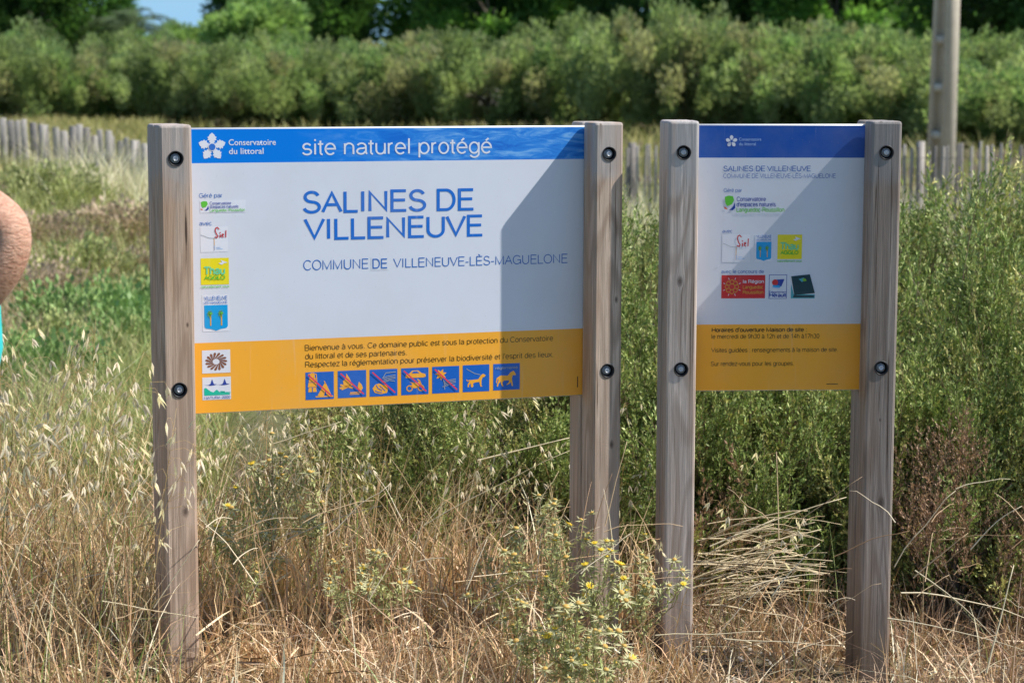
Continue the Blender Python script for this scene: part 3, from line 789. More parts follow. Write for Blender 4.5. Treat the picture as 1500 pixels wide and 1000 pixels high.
C = {}
def pm_(n, rgb, **kw): C[n] = flat_mat('print_' + n, srgb(*rgb), 0.38, 0.35, 0.02, **kw)
pm_('white', (226, 229, 238)); pm_('panel', (218, 222, 232)); pm_('orange', (255, 178, 54)); pm_('blue', (22, 110, 205))
pm_('band2', (20, 84, 175)); pm_('text_blue', (30, 105, 190)); pm_('dark', (84, 62, 24)); pm_('black', (35, 32, 30))
pm_('red', (205, 45, 50)); pm_('pink', (226, 62, 92)); pm_('yellow', (238, 222, 30)); pm_('green', (95, 195, 60)); pm_('teal', (30, 190, 160))
pm_('cyan', (0, 160, 225)); pm_('navy', (28, 62, 160)); pm_('brown', (135, 85, 62)); pm_('leaf', (120, 175, 50)); pm_('sand', (225, 165, 70))
pm_('mint', (110, 215, 165)); pm_('violet', (80, 62, 180)); pm_('petrol', (20, 60, 72)); pm_('aqua', (70, 165, 180)); pm_('paleblue', (170, 200, 240)); pm_('orangered', (225, 92, 40)); pm_('grey', (160, 168, 176))
pm_('picto', (20, 100, 195)); pm_('fine', (95, 80, 110)); pm_('signblue2', (44, 96, 178))

def band_mat():
    """blue heading with a printed photograph of rippled sea fading in from the middle to the right"""
    m, nt, out = new_mat('sea_print')
    tc = node(nt, 'TexCoord'); ob = tc.outputs['Object']
    mp = node(nt, 'Mapping', {'Vector': ob, 'Scale': (5.5, 1, 26), 'Rotation': (0, math.radians(9), 0)})
    n1 = node(nt, 'TexNoise', {'Vector': mp.outputs[0], 'Scale': 1.7, 'Detail': 5.0, 'Roughness': 0.6, 'Distortion': 1.2})
    wv = ramp(nt, n1.outputs['Fac'], [(0.34, srgb(34, 100, 196)), (0.52, srgb(56, 138, 222)), (0.68, srgb(130, 186, 236))])
    sp = node(nt, 'SeparateXYZ', {0: ob})
    f = node(nt, 'MapRange', {'Value': sp.outputs['X'], 'From Min': 0.30, 'From Max': 0.75, 'To Min': 0.0, 'To Max': 0.85})
    c = mixc(nt, f.outputs[0], srgb(0, 125, 226), wv)
    b = node(nt, 'BsdfPrincipled', {'Base Color': c, 'Roughness': 0.4, 'Specular IOR Level': 0.15}); nt.links.new(b.outputs[0], out.inputs[0])
    return m

def flower(fl, x, z, r, mat, hole, layer=1, jag=True):
    for k in range(5):
        a = math.pi / 2 + k * 2 * math.pi / 5
        prof = [(0.20, 0.02), (0.34, 0.20), (0.44, 0.17), (0.50, 0.33), (0.60, 0.25), (0.68, 0.34), (0.76, 0.20), (0.84, 0.19), (1.0, 0.0)] if jag else [(0.25, 0.04), (0.45, 0.26), (0.75, 0.30), (0.95, 0.14), (1.0, 0)]
        pts = prof + [(p[0], -p[1]) for p in prof[::-1][1:]]
        fl.poly([(x + r * (p[0] * math.cos(a) - p[1] * math.sin(a)), z + r * (p[0] * math.sin(a) + p[1] * math.cos(a))) for p in pts], mat, layer)
    fl.disc(x, z, r * 0.30, mat, layer + 1); fl.disc(x, z, r * 0.235, hole, layer + 2)

def pbox(k, x0, y0, x1, y1):
    a = raypanel(k, x0, y1); b = raypanel(k, x1, y0); return (a[0], a[1], b[0], b[1])

def small_text(fl_parent, k, body, box, mat, frac, layer=3, weight=0.0):
    """lettering inside a sticker: frac = (x0, z0, x1, cap) in 0..100 of the box"""
    x0, z0, x1, z1 = box; V, F = stroke_text(body, 0.105 + weight * 2)
    a = x0 + (x1 - x0) * frac[0] / 100; b = x0 + (x1 - x0) * frac[2] / 100; h = (z1 - z0) * frac[3] / 100; zb = z0 + (z1 - z0) * frac[1] / 100
    lo, hi = V[:, 0].min(), V[:, 0].max(); n = len(fl_parent.V); kk = fl_parent.mi(mat)
    fl_parent.V += [(a + (v[0] - lo) * (b - a) / (hi - lo), -0.0006 - 0.0004 * layer + v[1], zb + v[2] * h / 0.716) for v in V]
    for t in F: fl_parent.F.append(tuple(n + i for i in t)); fl_parent.M.append(kk)

# --- drawings in the small logos
def d_conservatoire(fl, box, k, backing=True):
    if backing: fl.rect(*box, C['white'], 1)
    d = sub(fl, box)
    d.poly([(2, 88), (8, 95), (15, 92), (17, 70), (13, 48), (6, 40), (3, 55)], C['green'], 2)
    d.poly([(16, 42), (18, 60), (19, 30), (15, 18), (9, 20), (13, 28)], C['navy'], 2)
    d.poly([(1, 38), (5, 30), (7, 22), (2, 26)], C['orangered'], 2)
    small_text(fl, k, 'Conservatoire', box, C['navy'], (21, 66, 68, 22))
    small_text(fl, k, "d'espaces naturels", box, C['navy'], (21, 38, 84, 22))
    small_text(fl, k, 'Languedoc-Roussillon', box, C['green'], (21, 10, 98, 22))
def d_siel(fl, box, k):
    fl.rect(*box, C['white'], 1); d = sub(fl, box)
    d.line([(2, 68), (15, 63), (30, 56), (50, 54), (60, 60)], 1.6, C['grey'], 2)
    d.line([(50, 54), (50, 8)], 2.0, C['sand'], 2); d.line([(51, 25), (51, 8)], 2.0, C['paleblue'], 3)
    d.line([(68, 90), (62, 97), (56, 94), (54, 84), (58, 72), (64, 62), (60, 56), (53, 60)], 3.6, C['red'], 3)
    d.line([(72, 68), (72, 58)], 4, C['red'], 3); d.disc(72, 76, 2.4, C['red'], 3, 8)
    d.line([(78, 63), (84, 66), (84, 70), (79, 70), (78, 60), (85, 58)], 3, C['red'], 3); d.line([(93, 84), (92, 58)], 3.5, C['red'], 3)
    d.line([(58, 18), (72, 18)], 2.2, C['paleblue'], 2); d.line([(58, 12), (80, 12)], 2.2, C['paleblue'], 2)
def d_thau(fl, box, k, caption=True):
    fl.rect(*box, C['yellow'], 1); d = sub(fl, box)
    small_text(fl, k, 'Thau', box, C['mint'], (12, 40, 86, 27), weight=0.02)
    small_text(fl, k, 'AGGLO', box, C['green'], (12, 20, 86, 15), weight=0.02)
    d.poly([(63, 80), (76, 84), (70, 93), (84, 87), (96, 82), (84, 80), (74, 74)], C['white'], 2)
    if caption: small_text(fl, k, 'naturellement vous', box, C['green'], (0, -11, 100, 8))
def palm_mark(d, x, z, w=1.0):
    d.line([(x, z - 33), (x, z)], 4.5, C['sand'], 3)
    for i in range(9):
        a = i * 2 * math.pi / 9 + 0.2
        d.poly([(x - 2 * math.sin(a), z + 2 * math.cos(a)), (x + 9 * w * math.cos(a) + 3 * math.sin(a), z + 8 * math.sin(a) - 2 * math.cos(a)), (x + 14 * w * math.cos(a), z + 12 * math.sin(a) - 3), (x + 2 * math.sin(a), z - 2 * math.cos(a))], C['leaf'], 4)
    d.disc(x, z, 4, C['green'], 5, 10)
def d_crest(fl, box, k, text=True):
    fl.rect(*box, C['white'], 1); d = sub(fl, box)
    d.poly([(7, 72), (7, 14), (12, 9), (32, 7), (50, 2), (68, 7), (88, 9), (93, 14), (93, 72)], C['cyan'], 2)
    palm_mark(d, 30, 50); palm_mark(d, 70, 50)
    if text:
        small_text(fl, k, 'VILLENEUVE', box, C['text_blue'], (6, 86, 92, 10)); small_text(fl, k, 'LÈS-MAGUELONE', box, C['text_blue'], (6, 76, 92, 6))
def d_spiral(fl, box, k):
    fl.rect(*box, C['white'], 1); d = sub(fl, box)
    n = 15
    for i in range(n):
        a = i * 2 * math.pi / n; b = a + 0.42
        p = lambda r, t: (50 + r * math.cos(t), 50 + r * math.sin(t))
        d.poly([p(12, b + 0.25), p(13, b + 0.45), p(37, a + 0.13), p(40, a - 0.02), p(34, a - 0.12)], C['brown'], 2)
def d_natura(fl, box, k):
    fl.rect(*box, C['white'], 1); d = sub(fl, box)
    d.poly([(6, 52), (12, 54), (28, 38), (38, 33), (50, 45), (60, 33), (76, 34), (96, 24), (96, 20), (6, 20)], C['teal'], 2)
    d.poly([(62, 38), (78, 36), (80, 30), (64, 31)], C['teal'], 2); d.poly([(82, 33), (98, 31), (98, 27), (84, 28)], C['teal'], 2)
    for x in (6, 50):
        d.poly([(x - 4, 68), (x + 14, 66), (x + 22, 70), (x + 28, 92), (x + 34, 70), (x + 46, 68), (x + 34, 64), (x + 22, 63)], C['navy'], 2)
    small_text(fl, k, 'NATURA 2000', box, C['navy'], (6, 5, 97, 10))
def d_region(fl, box, k):
    fl.rect(*box, C['red'], 1); d = sub(fl, box)
    fl2 = lambda x, z: (10 + x * 36, 12 + z * 76)
    for i in range(8):
        a = i * math.pi / 4; ca, sa = math.cos(a), math.sin(a)
        cx, cz = 24 + 11 * ca, 50 + 21 * sa
        pts = [(cx + 4.6 * math.cos(t), cz + 9.2 * math.sin(t)) for t in np.linspace(0, 6.283, 10)]
        d.line(pts, 1.5, C['sand'], 2)
        d.line([(24 + 17 * math.cos(a + .39), 50 + 33 * math.sin(a + .39)), (24 + 21 * math.cos(a + .39), 50 + 41 * math.sin(a + .39))], 1.3, C['white'], 2)
    small_text(fl, k, 'la Région', box, C['white'], (49, 66, 97, 14)); small_text(fl, k, 'Languedoc', box, C['sand'], (49, 42, 95, 14)); small_text(fl, k, 'Roussillon', box, C['sand'], (49, 20, 96, 14))
def d_herault(fl, box, k):
    fl.rect(*box, C['navy'], 1); d = sub(fl, box); d.rect(3, 2, 97, 98, C['panel'], 2)
    d.poly([(42, 80), (86, 82), (70, 52), (40, 48)], C['navy'], 3); d.disc(34, 68, 17, C['red'], 4)
    d.poly([(18, 50), (60, 46), (66, 52), (52, 56), (24, 57)], C['cyan'], 5); d.poly([(16, 45), (56, 42), (62, 46), (26, 49)], C['paleblue'], 5)
    small_text(fl, k, 'Département', box, C['navy'], (4, 24, 96, 8)); small_text(fl, k, 'Hérault', box, C['navy'], (4, 8, 96, 15), weight=0.02)
def d_book(fl, box, k):
    d = sub(fl, box)
    d.poly([(2, 0), (100, 0), (100, 16), (14, 18), (2, 60)], C['aqua'], 1)
    d.poly([(10, 4), (96, 4), (98, 12), (14, 14)], C['petrol'], 2)
    d.poly([(2, 92), (78, 100), (100, 22), (16, 14)], C['petrol'], 3)
    d.poly([(32, 80), (52, 86), (60, 76), (46, 68), (40, 74)], C['aqua'], 4); d.poly([(46, 80), (58, 84), (66, 74), (54, 70)], C['leaf'], 5)

# --- pictograms (orange drawing on a blue square, some struck through)
def slash(d): d.line([(10, 90), (90, 12)], 5, C['pink'], 6)
def p_camp(d):
    o = C['orange']
    d.poly([(52, 12), (64, 12), (70, 30), (76, 12), (92, 12), (72, 58), (68, 62), (65, 55), (42, 14)], o, 2)
    d.line([(36, 10), (96, 10)], 4, o, 2); d.line([(66, 66), (72, 54)], 3, o, 2)
    for z0, z1, w in ((28, 44, 15), (46, 62, 16), (64, 80, 13)):
        d.poly([(24 - w, z0), (24 + w, z0), (24 + w - 2, z1), (24 - w + 2, z1)], o, 2)
    d.disc(24, 86, 9, o, 2); d.line([(10, 92), (24, 97), (38, 92), (40, 60)], 3, o, 2); d.line([(24, 28), (24, 44)], 2.5, C['picto'], 3)
def p_fire(d):
    o = C['orange']
    d.poly([(20, 46), (18, 62), (28, 72), (30, 90), (40, 74), (46, 60), (42, 46)], o, 2)
    for a in ((8, 36, 50, 48), (10, 48, 52, 36), (14, 32, 44, 44)): d.line([(a[0], a[1]), (a[2], a[3])], 6, o, 2)
    d.poly([(72, 24), (70, 40), (74, 58), (84, 46), (88, 34), (82, 24)], o, 2)
    d.line([(44, 18), (80, 18)], 4, o, 2); d.line([(42, 12), (76, 12)], 2.5, o, 2)
def hand(d, x, z, s=1.0):
    c = C['grey']
    for dz in (0, 6, 12): d.line([(x, z + dz * s), (x + 14 * s, z + (dz + 5) * s), (x + 42 * s, z + (dz + 9) * s)], 2.6, c, 3)
    d.line([(x - 6 * s, z - 6 * s), (x + 8 * s, z - 3 * s), (x + 20 * s, z + 2 * s), (x + 40 * s, z - 2 * s)], 2.6, c, 3)
def p_shell(d):
    o = C['orange']; d.poly([(10, 30), (20, 44), (34, 48), (48, 42), (60, 40), (66, 26), (62, 12), (40, 8), (18, 14)], o, 2)
    for p in ([(24, 42), (30, 30), (44, 22)], [(36, 40), (44, 32), (56, 20)], [(20, 22), (30, 16), (44, 14)]): d.line(p, 2.4, C['picto'], 3)
    d.line([(46, 66), (58, 86), (94, 88)], 2.6, C['grey'], 3); hand(d, 50, 56, 1.0)
def p_vehicles(d):
    o = C['orange']
    d.poly([(16, 64), (16, 74), (30, 80), (40, 90), (62, 90), (74, 80), (88, 76), (90, 66), (80, 63), (26, 63)], o, 2)
    d.poly([(38, 80), (44, 87), (58, 87), (66, 80)], C['picto'], 3)
    for x in (30, 72):
        pts = [(x + 10 * math.cos(t), 24 + 10 * math.sin(t)) for t in np.linspace(0, 6.283, 15)]; d.line(pts, 4, o, 2)
    d.poly([(34, 28), (40, 42), (30, 46), (46, 46), (58, 42), (66, 52), (74, 40), (66, 28), (50, 24)], o, 2); d.line([(60, 56), (68, 50), (74, 30)], 4, o, 2)
def p_flower(d):
    o = C['orange']
    for k in range(7):
        a = k * 2 * math.pi / 7 + .3; d.poly([(32, 70), (32 + 13 * math.cos(a - .35), 70 + 13 * math.sin(a - .35)), (32 + 22 * math.cos(a), 70 + 22 * math.sin(a)), (32 + 13 * math.cos(a + .35), 70 + 13 * math.sin(a + .35))], o, 2)
    d.disc(32, 70, 11, o, 3); d.line([(38, 58), (44, 40), (46, 14)], 2.6, C['grey'], 3); hand(d, 44, 30, 1.0)
def p_dog(d):
    o = C['orange']; d.line([(14, 86), (44, 68), (66, 62)], 2.4, C['grey'], 2)
    d.poly([(26, 44), (58, 46), (68, 60), (76, 66), (86, 60), (82, 54), (74, 52), (70, 40), (70, 22), (74, 18), (66, 18), (62, 36), (44, 34), (38, 30), (40, 20), (34, 16), (30, 20), (30, 32), (22, 24), (24, 18), (18, 18), (18, 28), (24, 38)], o, 2)
    d.line([(26, 44), (18, 40), (14, 46)], 3, o, 2)
def p_horse(d):
    o = C['orange']
    d.poly([(18, 50), (28, 56), (54, 54), (64, 66), (76, 72), (80, 68), (86, 56), (80, 54), (74, 56), (70, 44), (72, 30), (74, 14), (69, 14), (66, 30), (62, 24), (52, 18), (50, 21), (58, 28), (60, 36), (40, 36), (34, 28), (38, 14), (33, 14), (28, 28), (28, 34), (20, 24), (18, 14), (13, 14), (15, 26), (20, 38), (18, 44), (12, 26), (10, 30), (13, 46)], o, 2)

def timber(name, sx0, sx1, y0, y1, z0, z1, holes, mat, parent, base):
    """a bevelled timber; holes: (x, z) of the counterbored bolt holes on its front face"""
    import bmesh
    bm = bmesh.new(); bmesh.ops.create_cube(bm, size=1)
    for v in bm.verts:
        v.co = Vector((sx0 + (v.co.x + .5) * (sx1 - sx0), y0 + (v.co.y + .5) * (y1 - y0), z0 + (v.co.z + .5) * (z1 - z0)))
    bmesh.ops.bevel(bm, geom=bm.edges[:], offset=0.0080, segments=2, profile=0.5, affect='EDGES')
    me = bpy.data.meshes.new(name); bm.to_mesh(me); bm.free(); me.materials.append(mat)
    o = link(name, me, parent)
    if holes:
        bm = bmesh.new()
        for hx, hz in holes:
            bmesh.ops.create_cone(bm, cap_ends=True, segments=28, radius1=0.0195, radius2=0.0195, depth=0.044,
                                  matrix=Matrix.Translation((hx, y0, hz)) @ Matrix.Rotation(math.pi / 2, 4, 'X'))
        cm = bpy.data.meshes.new('c'); bm.to_mesh(cm); bm.free()
        c = bpy.data.objects.new('c', cm); COL.objects.link(c); c.parent = parent
        md = o.modifiers.new('b', 'BOOLEAN'); md.object = c; md.operation = 'DIFFERENCE'; md.solver = 'EXACT'
        bpy.context.view_layer.update()
        me2 = bpy.data.meshes.new_from_object(o.evaluated_get(bpy.context.evaluated_depsgraph_get()))
        o.modifiers.clear(); o.data = me2; bpy.data.objects.remove(c)
        me2.materials.clear(); me2.materials.append(mat)
    for hx, hz in holes:
        # added black liner paints the hole's shade, steel washer and domed bolt head in it
        g = Geo(); a = np.linspace(0, 2 * np.pi, 28, endpoint=False)
        ring = lambda r, y: np.stack([hx + r * np.cos(a), np.full(28, y), hz + r * np.sin(a)], -1)
        R = [(0.0215, y0 - 0.0018), (0.0188, y0 - 0.0022), (0.0172, y0 + 0.004), (0.0168, y0 + 0.0185), (0.001, y0 + 0.0187)]
        R = [(0.0213, y0 + 0.0005)] + R
        V = np.concatenate([ring(*q) for q in R]); Q = []
        for i in range(len(R) - 1):
            for j in range(28): k = (j + 1) % 28; Q.append((i * 28 + j, i * 28 + k, (i + 1) * 28 + k, (i + 1) * 28 + j))
        g.add(V, None, Q); link('bolt_hole_shade', g.mesh('bolt_hole_shade', M_BLACK, True), o)
        g = Geo()
        R = [(0.0132, y0 + 0.0135), (0.0134, y0 + 0.0094), (0.0126, y0 + 0.0079), (0.0090, y0 + 0.0079), (0.0088, y0 + 0.0056), (0.0082, y0 + 0.0026), (0.0060, y0 + 0.0011), (0.0048, y0 + 0.0011), (0.0044, y0 + 0.0034), (0.0030, y0 + 0.0037), (0.0024, y0 + 0.0023), (0.0002, y0 + 0.0023)]
        V = np.concatenate([ring(*q) for q in R]); Q = []
        for i in range(len(R) - 1):
            for j in range(28): k = (j + 1) % 28; Q.append((i * 28 + j, i * 28 + k, (i + 1) * 28 + k, (i + 1) * 28 + j))
        g.add(V, None, Q); link('bolt', g.mesh('bolt', M_STEEL, False), o)
    return o

def build_sign(k, label, tones, knots, cracks):
    sg = SIGNS[k]; o_ = sg['o']; Wd, H = sg['W'], sg['H']; ztop = o_.z
    t = thing('information_sign', label, 'sign', (o_.x, o_.y, 0.0), sg['yaw'])
    bz = ztop
    mats = [wood_mat('weathered_wood', tones[i], knots[i], cracks[i]) for i in (0, 1)]
    for i, (x0, x1) in enumerate(((-PWD, 0.0), (Wd, Wd + PWD))):
        hx = x0 + PWD / 2 + (0.0 if k == 1 else 0.0)
        timber('front_post', x0, x1, -D1, -0.0045, -0.5, ztop + PT, [(hx, ztop - 0.080), (hx, ztop - 0.715)], mats[i], t, 0)
        timber('rear_post', x0 + 0.001, x1 - 0.001, 0.0095, D2, -0.5, ztop + PT - 0.001, [], mats[i], t, 0)
    g = Geo(); box_geo(g, (-0.082, 0.0, ztop - H), (Wd + 0.082, 0.006, ztop))
    em = flat_mat('panel_sheet', (0.78, 0.78, 0.78), 0.45, 0.4)
    pn = link('panel', g.mesh('panel', em), t)
    pn.location = (0, 0, 0)
    # everything printed hangs from the panel; coordinates are measured from the panel's top left
    def add(name, fl, **kw):
        o = link(name, fl.mesh(name), pn, (0, 0, ztop)); return o
    a0, a1 = -0.0815, Wd + 0.0815
    fl = Flat(); zb = raypanel(k, 560, 236.2)[1] if k == 1 else raypanel(k, 1145, 231.2)[1]
    zo = raypanel(k, 560, 492)[1] if k == 1 else raypanel(k, 1140, 474.6)[1]
    fl.rect(a0, zb, a1, -0.0042, band_mat() if k == 1 else C['band2']); add('blue_band', fl)
    fl = Flat(); fl.rect(a0, zo, a1, zb, C['panel']); add('white_field', fl)
    fl = Flat(); fl.rect(a0, -H + 0.0015, a1, zo, C['orange']); add('orange_band', fl)
    def L(*a, **kw):
        o = lettering(k, pn, *a, **kw); o.location = (0, 0, ztop); return o
    def ST(fn, box, name='sticker', **kw):
        fl = Flat(); fn(fl, pbox(k, *box), k, **kw); return add(name, fl)
    tb = C['text_blue']
    if k == 1:
        fl = Flat(); c = raypanel(1, 310.6, 215.4); flower(fl, c[0], c[1], 0.0395, C['white'], C['blue']); add('flower_emblem', fl)
        L('Conservatoire', (334.8, 213.0), (404, 212.2), 8.6, C['white'], weight=0.012, serif=True); L('du littoral', (335.3, 226.0), (386, 225.0), 8.6, C['white'], weight=0.012, serif=True)
        L('site naturel protégé', (442.5, 228.2), (720.5, 224.6), 24.5, C['white'], stroke=0.078)
        L('SALINES DE', (443.6, 313.0), (693.4, 308.5), 33.6, C['blue'], stroke=0.104)
        L('VILLENEUVE', (444.8, 352.2), (706.4, 346.6), 33.2, C['blue'], stroke=0.104)
        L('COMMUNE', (444.3, 396.2), (539.5, 393.4), 15.2, tb, stroke=0.068)
        q = pbox(1, 543.5, 376, 568.5, 396); fl = Flat(); fl.rect(*q, C['panel'], 1); add('correction_strip', fl)
        L('DE', (545.6, 393.6), (567, 392.8), 14.6, tb, stroke=0.095, layer=2)
        L('VILLENEUVE-LÈS-MAGUELONE', (576, 392.4), (831, 385.0), 14.0, tb, stroke=0.068)
        L('Géré par', (291.5, 290.0), (325.5, 289.2), 6.8, tb, stroke=0.075); L('avec', (292, 330.4), (310, 330.0), 6.5, tb, stroke=0.075)
        ST(d_conservatoire, (293, 292.6, 359.8, 312.0)); ST(d_siel, (293.6, 331.5, 333.6, 369.6)); ST(d_thau, (294.3, 377.4, 335, 417.4))
        ST(d_crest, (296.7, 431.0, 335.8, 486)); ST(d_spiral, (296.2, 511.6, 337, 547)); ST(d_natura, (296.7, 551, 338, 586))
        dk = C['dark']
        L('Bienvenue à vous. Ce domaine public est sous la protection du Conservatoire', (446.5, 514.0), (810, 498.6), 8.6, dk, stroke=0.078)
        L('du littoral et de ses partenaires.', (447, 526.0), (595.7, 519.8), 8.6, dk, stroke=0.078)
        L("Respectez la réglementation pour préserver la biodiversité et l'esprit des lieux.", (447, 538.2), (810, 522.6), 8.6, dk, stroke=0.078)
        for (x0, x1, y0, y1, fn, sl_) in ((447.7, 488.8, 543.6, 585.6, p_camp, 1), (494.9, 536.2, 541.4, 582.9, p_fire, 1), (541.5, 582.0, 539.6, 580.8, p_shell, 1), (587.7, 627.6, 537.6, 578.6, p_vehicles, 1),
                                          (633, 672.6, 535.4, 576.2, p_flower, 1), (677.8, 716.7, 533.2, 574.2, p_dog, 0), (722.3, 761.3, 531.4, 571.6, p_horse, 0)):
            fl = Flat(); q = pbox(1, x0, y0, x1, y1); fl.rect(*q, C['picto'], 1); d = sub(fl, q); fn(d)
            if fn is p_horse: small_text(fl, 1, 'réglementé', q, C['grey'], (8, 80, 92, 9))
            if sl_: slash(d)
            add('pictogram', fl)
        fl = Flat(); q = pbox(1, 845.2, 551, 846.6, 567); fl.rect(*q, C['black'], 1); add('imprint_line', fl)
    else:
        fl = Flat(); c = raypanel(2, 1071.5, 207); flower(fl, c[0], c[1], 0.0178, C['white'], C['band2'], jag=False); add('flower_emblem', fl)
        L('Conservatoire', (1082.5, 206.3), (1115, 206.3), 4.6, C['paleblue'], weight=0.0, serif=True); L('du littoral', (1082.5, 213.2), (1107, 213.2), 4.6, C['paleblue'], weight=0.0, serif=True)
        s2 = C['signblue2']
        L('SALINES DE VILLENEUVE', (1059.5, 251.2), (1187.3, 251.0), 8.2, s2, stroke=0.10)
        L('COMMUNE DE VILLENEUVE-LÈS-MAGUELONE', (1059.3, 261.0), (1224, 260.8), 6.6, s2, stroke=0.075)
        L('Géré par', (1060, 281.4), (1086.5, 281.3), 5.6, s2, stroke=0.085); L('avec', (1058, 341), (1072.5, 341), 5.2, s2, stroke=0.085)
        ST(lambda fl, b, kk: d_conservatoire(fl, b, kk, False), (1059.5, 285, 1151, 313), name='partner_logo')
        ST(d_siel, (1057.5, 343.2, 1099, 384)); ST(d_crest, (1105.6, 342.8, 1132, 383)); ST(d_thau, (1138.5, 343.5, 1175, 379.6))
        L('avec le concours de', (1056.3, 400.3), (1119, 400.2), 5.4, s2, stroke=0.085)
        ST(d_region, (1056.4, 402.7, 1121, 437)); ST(d_herault, (1125.8, 402.2, 1152.8, 437.4)); ST(d_book, (1157.5, 401.6, 1194, 437), name='partner_logo')
        dk = C['dark']
        L("Horaires d'ouverture Maison de site :", (1042.4, 486.3), (1181.6, 485.9), 6.8, dk, stroke=0.135)
        L('le mercredi de 9h30 à 12h et de 14h à17h30', (1042.2, 495.8), (1200, 495.5), 6.8, dk, stroke=0.088)
        L('Visites guidées : renseignements à la maison de site.', (1041.6, 515.8), (1227, 515.3), 6.8, dk, stroke=0.088)
        L('Sur rendez-vous pour les groupes.', (1041.2, 535.7), (1162.5, 535.4), 6.8, dk, stroke=0.088)
        fl = Flat(); q = pbox(2, 1210.5, 561.6, 1227, 562.7); fl.rect(*q, C['black'], 1); add('imprint_line', fl)
        fl = Flat(); pts = [raypanel(2, *p) for p in ((1047, 391), (1050, 391.5), (1053.5, 389), (1056, 386.5), (1053, 387.5), (1050, 390))]; fl.poly(pts, C['white'], 2); add('scuff_mark', fl)
    return t

TO = (0.58, 0.43, 0.325)
build_sign(1, 'large wide white sign with blue heading and orange strip of pictograms, on two timber posts',
           [TO, (0.57, 0.44, 0.34)],
           [[(-0.035, 0.50, 0.013), (-0.020, 1.02, 0.006)], [(1.245, 1.05, 0.008), (1.235, 0.62, 0.01)]],
           [[(-0.020, CZ - 0.16 - 0.28, 0.0036, 0.075)], [(1.222, 1.36, 0.0015, 0.16)]])
build_sign(2, 'small narrow sign with dark blue heading, partner logos and opening hours, on two timber posts',
           [(0.64, 0.535, 0.46), (0.37, 0.31, 0.262)],
           [[(-0.052, CZ - 0.16 - 0.455, 0.012)], [(0.552, CZ - 0.16 - 0.87, 0.004), (0.56, 0.44, 0.012)]],
           [[(-0.018, 0.95, 0.0012, 0.22)], [(0.530, 1.25, 0.0014, 0.25), (0.575, 0.7, 0.0012, 0.2)]])
# ------------------------------------------------------------------ low vegetation
def at(u, v, Y):
    """the point at depth Y that the photograph shows at column u, row v"""
    d = _f + _r2 * ((u - 750) / FPX) + _u2 * ((500 - v) / FPX)
    return np.array([d.x / d.y * Y, Y, CZ + d.z / d.y * Y])

def blades(g, P, h, az, lean, wid, col, segs=3, facing=None, droop=0.0):
    """N curved grass blades; az: lean direction, lean: horizontal reach / height"""
    N = len(P); t = np.linspace(0, 1, segs + 1)
    h = np.broadcast_to(h, (N,)); lean = np.broadcast_to(lean, (N,)); wid = np.broadcast_to(wid, (N,))
    reach = (lean * h)[:, None] * (t ** 1.8)[None]
    Z = h[:, None] * (t[None] - (droop if np.isscalar(droop) else droop[:, None]) * t[None] ** 3)
    Z = Z / np.sqrt(1 + 0.35 * lean[:, None] ** 2)
    c = np.stack([P[:, 0:1] + reach * np.cos(az)[:, None], P[:, 1:2] + reach * np.sin(az)[:, None], P[:, 2:3] + Z], -1)
    f = rng.uniform(0, np.pi, N) if facing is None else facing
    w = wid[:, None] * np.maximum(0.12, (1 - t ** 1.6))[None] * 0.5
    side = np.stack([np.cos(f), np.sin(f), np.zeros(N)], -1)[:, None]
    V = np.stack([c - side * w[..., None], c + side * w[..., None]], 2).reshape(N, -1, 3)
    n = (segs + 1) * 2; i = np.arange(segs) * 2
    Q = np.stack([i, i + 1, i + 3, i + 2], -1)[None] + (np.arange(N) * n)[:, None, None]
    C_ = np.repeat(col[:, None], n, 1).reshape(-1, 3)
    g.add(V.reshape(-1, 3), None, Q.reshape(-1, 4), C_)

def pick(cols, n, jit=0.18, p=None):
    cols = np.array(cols); k = rng.choice(len(cols), n, p=p)
    return np.clip(cols[k] * rng.uniform(1 - jit, 1 + jit, (n, 1)) * rng.uniform(0.95, 1.05, (n, 3)), 0, 1)

M_STRAW = leaf_mat('dry_straw', 0.10, 0.5, spec=0.35)
M_GRASS = leaf_mat('grass_blades', 0.22, 0.5)
M_SHRUB = leaf_mat('shrub_leaves', 0.14, 0.5)
STRAW = [(0.78, 0.56, 0.33), (0.64, 0.42, 0.23), (0.48, 0.29, 0.155), (0.92, 0.77, 0.54), (0.20, 0.12, 0.07)]
GREEN = [(0.22, 0.33, 0.08), (0.28, 0.38, 0.11), (0.34, 0.38, 0.14)]

def in_sign(P, pad=0.03):
    """true where a point stands inside a sign post"""
    bad = np.zeros(len(P), bool)
    for sg in SIGNS.values():
        dx = P[:, 0] - sg['o'].x; dy = P[:, 1] - sg['o'].y; c, s = math.cos(sg['yaw']), math.sin(sg['yaw'])
        lx = dx * c + dy * s; ly = -dx * s + dy * c
        for x0 in (-PWD, sg['W']):
            bad |= (lx > x0 - pad) & (lx < x0 + PWD + pad) & (ly > -D1 - pad) & (ly < D2 + pad)
    return bad
def sign_ly(P):
    sg = SIGNS[1]; a = -(P[:, 0] - sg['o'].x) * math.sin(sg['yaw']) + (P[:, 1] - sg['o'].y) * math.cos(sg['yaw'])
    sg = SIGNS[2]; b = -(P[:, 0] - sg['o'].x) * math.sin(sg['yaw']) + (P[:, 1] - sg['o'].y) * math.cos(sg['yaw'])
    return np.where(P[:, 0] < 0.38, a, b)
def spots(n, x0, x1, y0, y1):
    P = np.stack([rng.uniform(x0, x1, n), rng.uniform(y0, y1, n), np.zeros(n)], -1)
    P[:, 2] = ground_z(P[:, 0], P[:, 1]) - 0.01
    return P[~in_sign(P)]

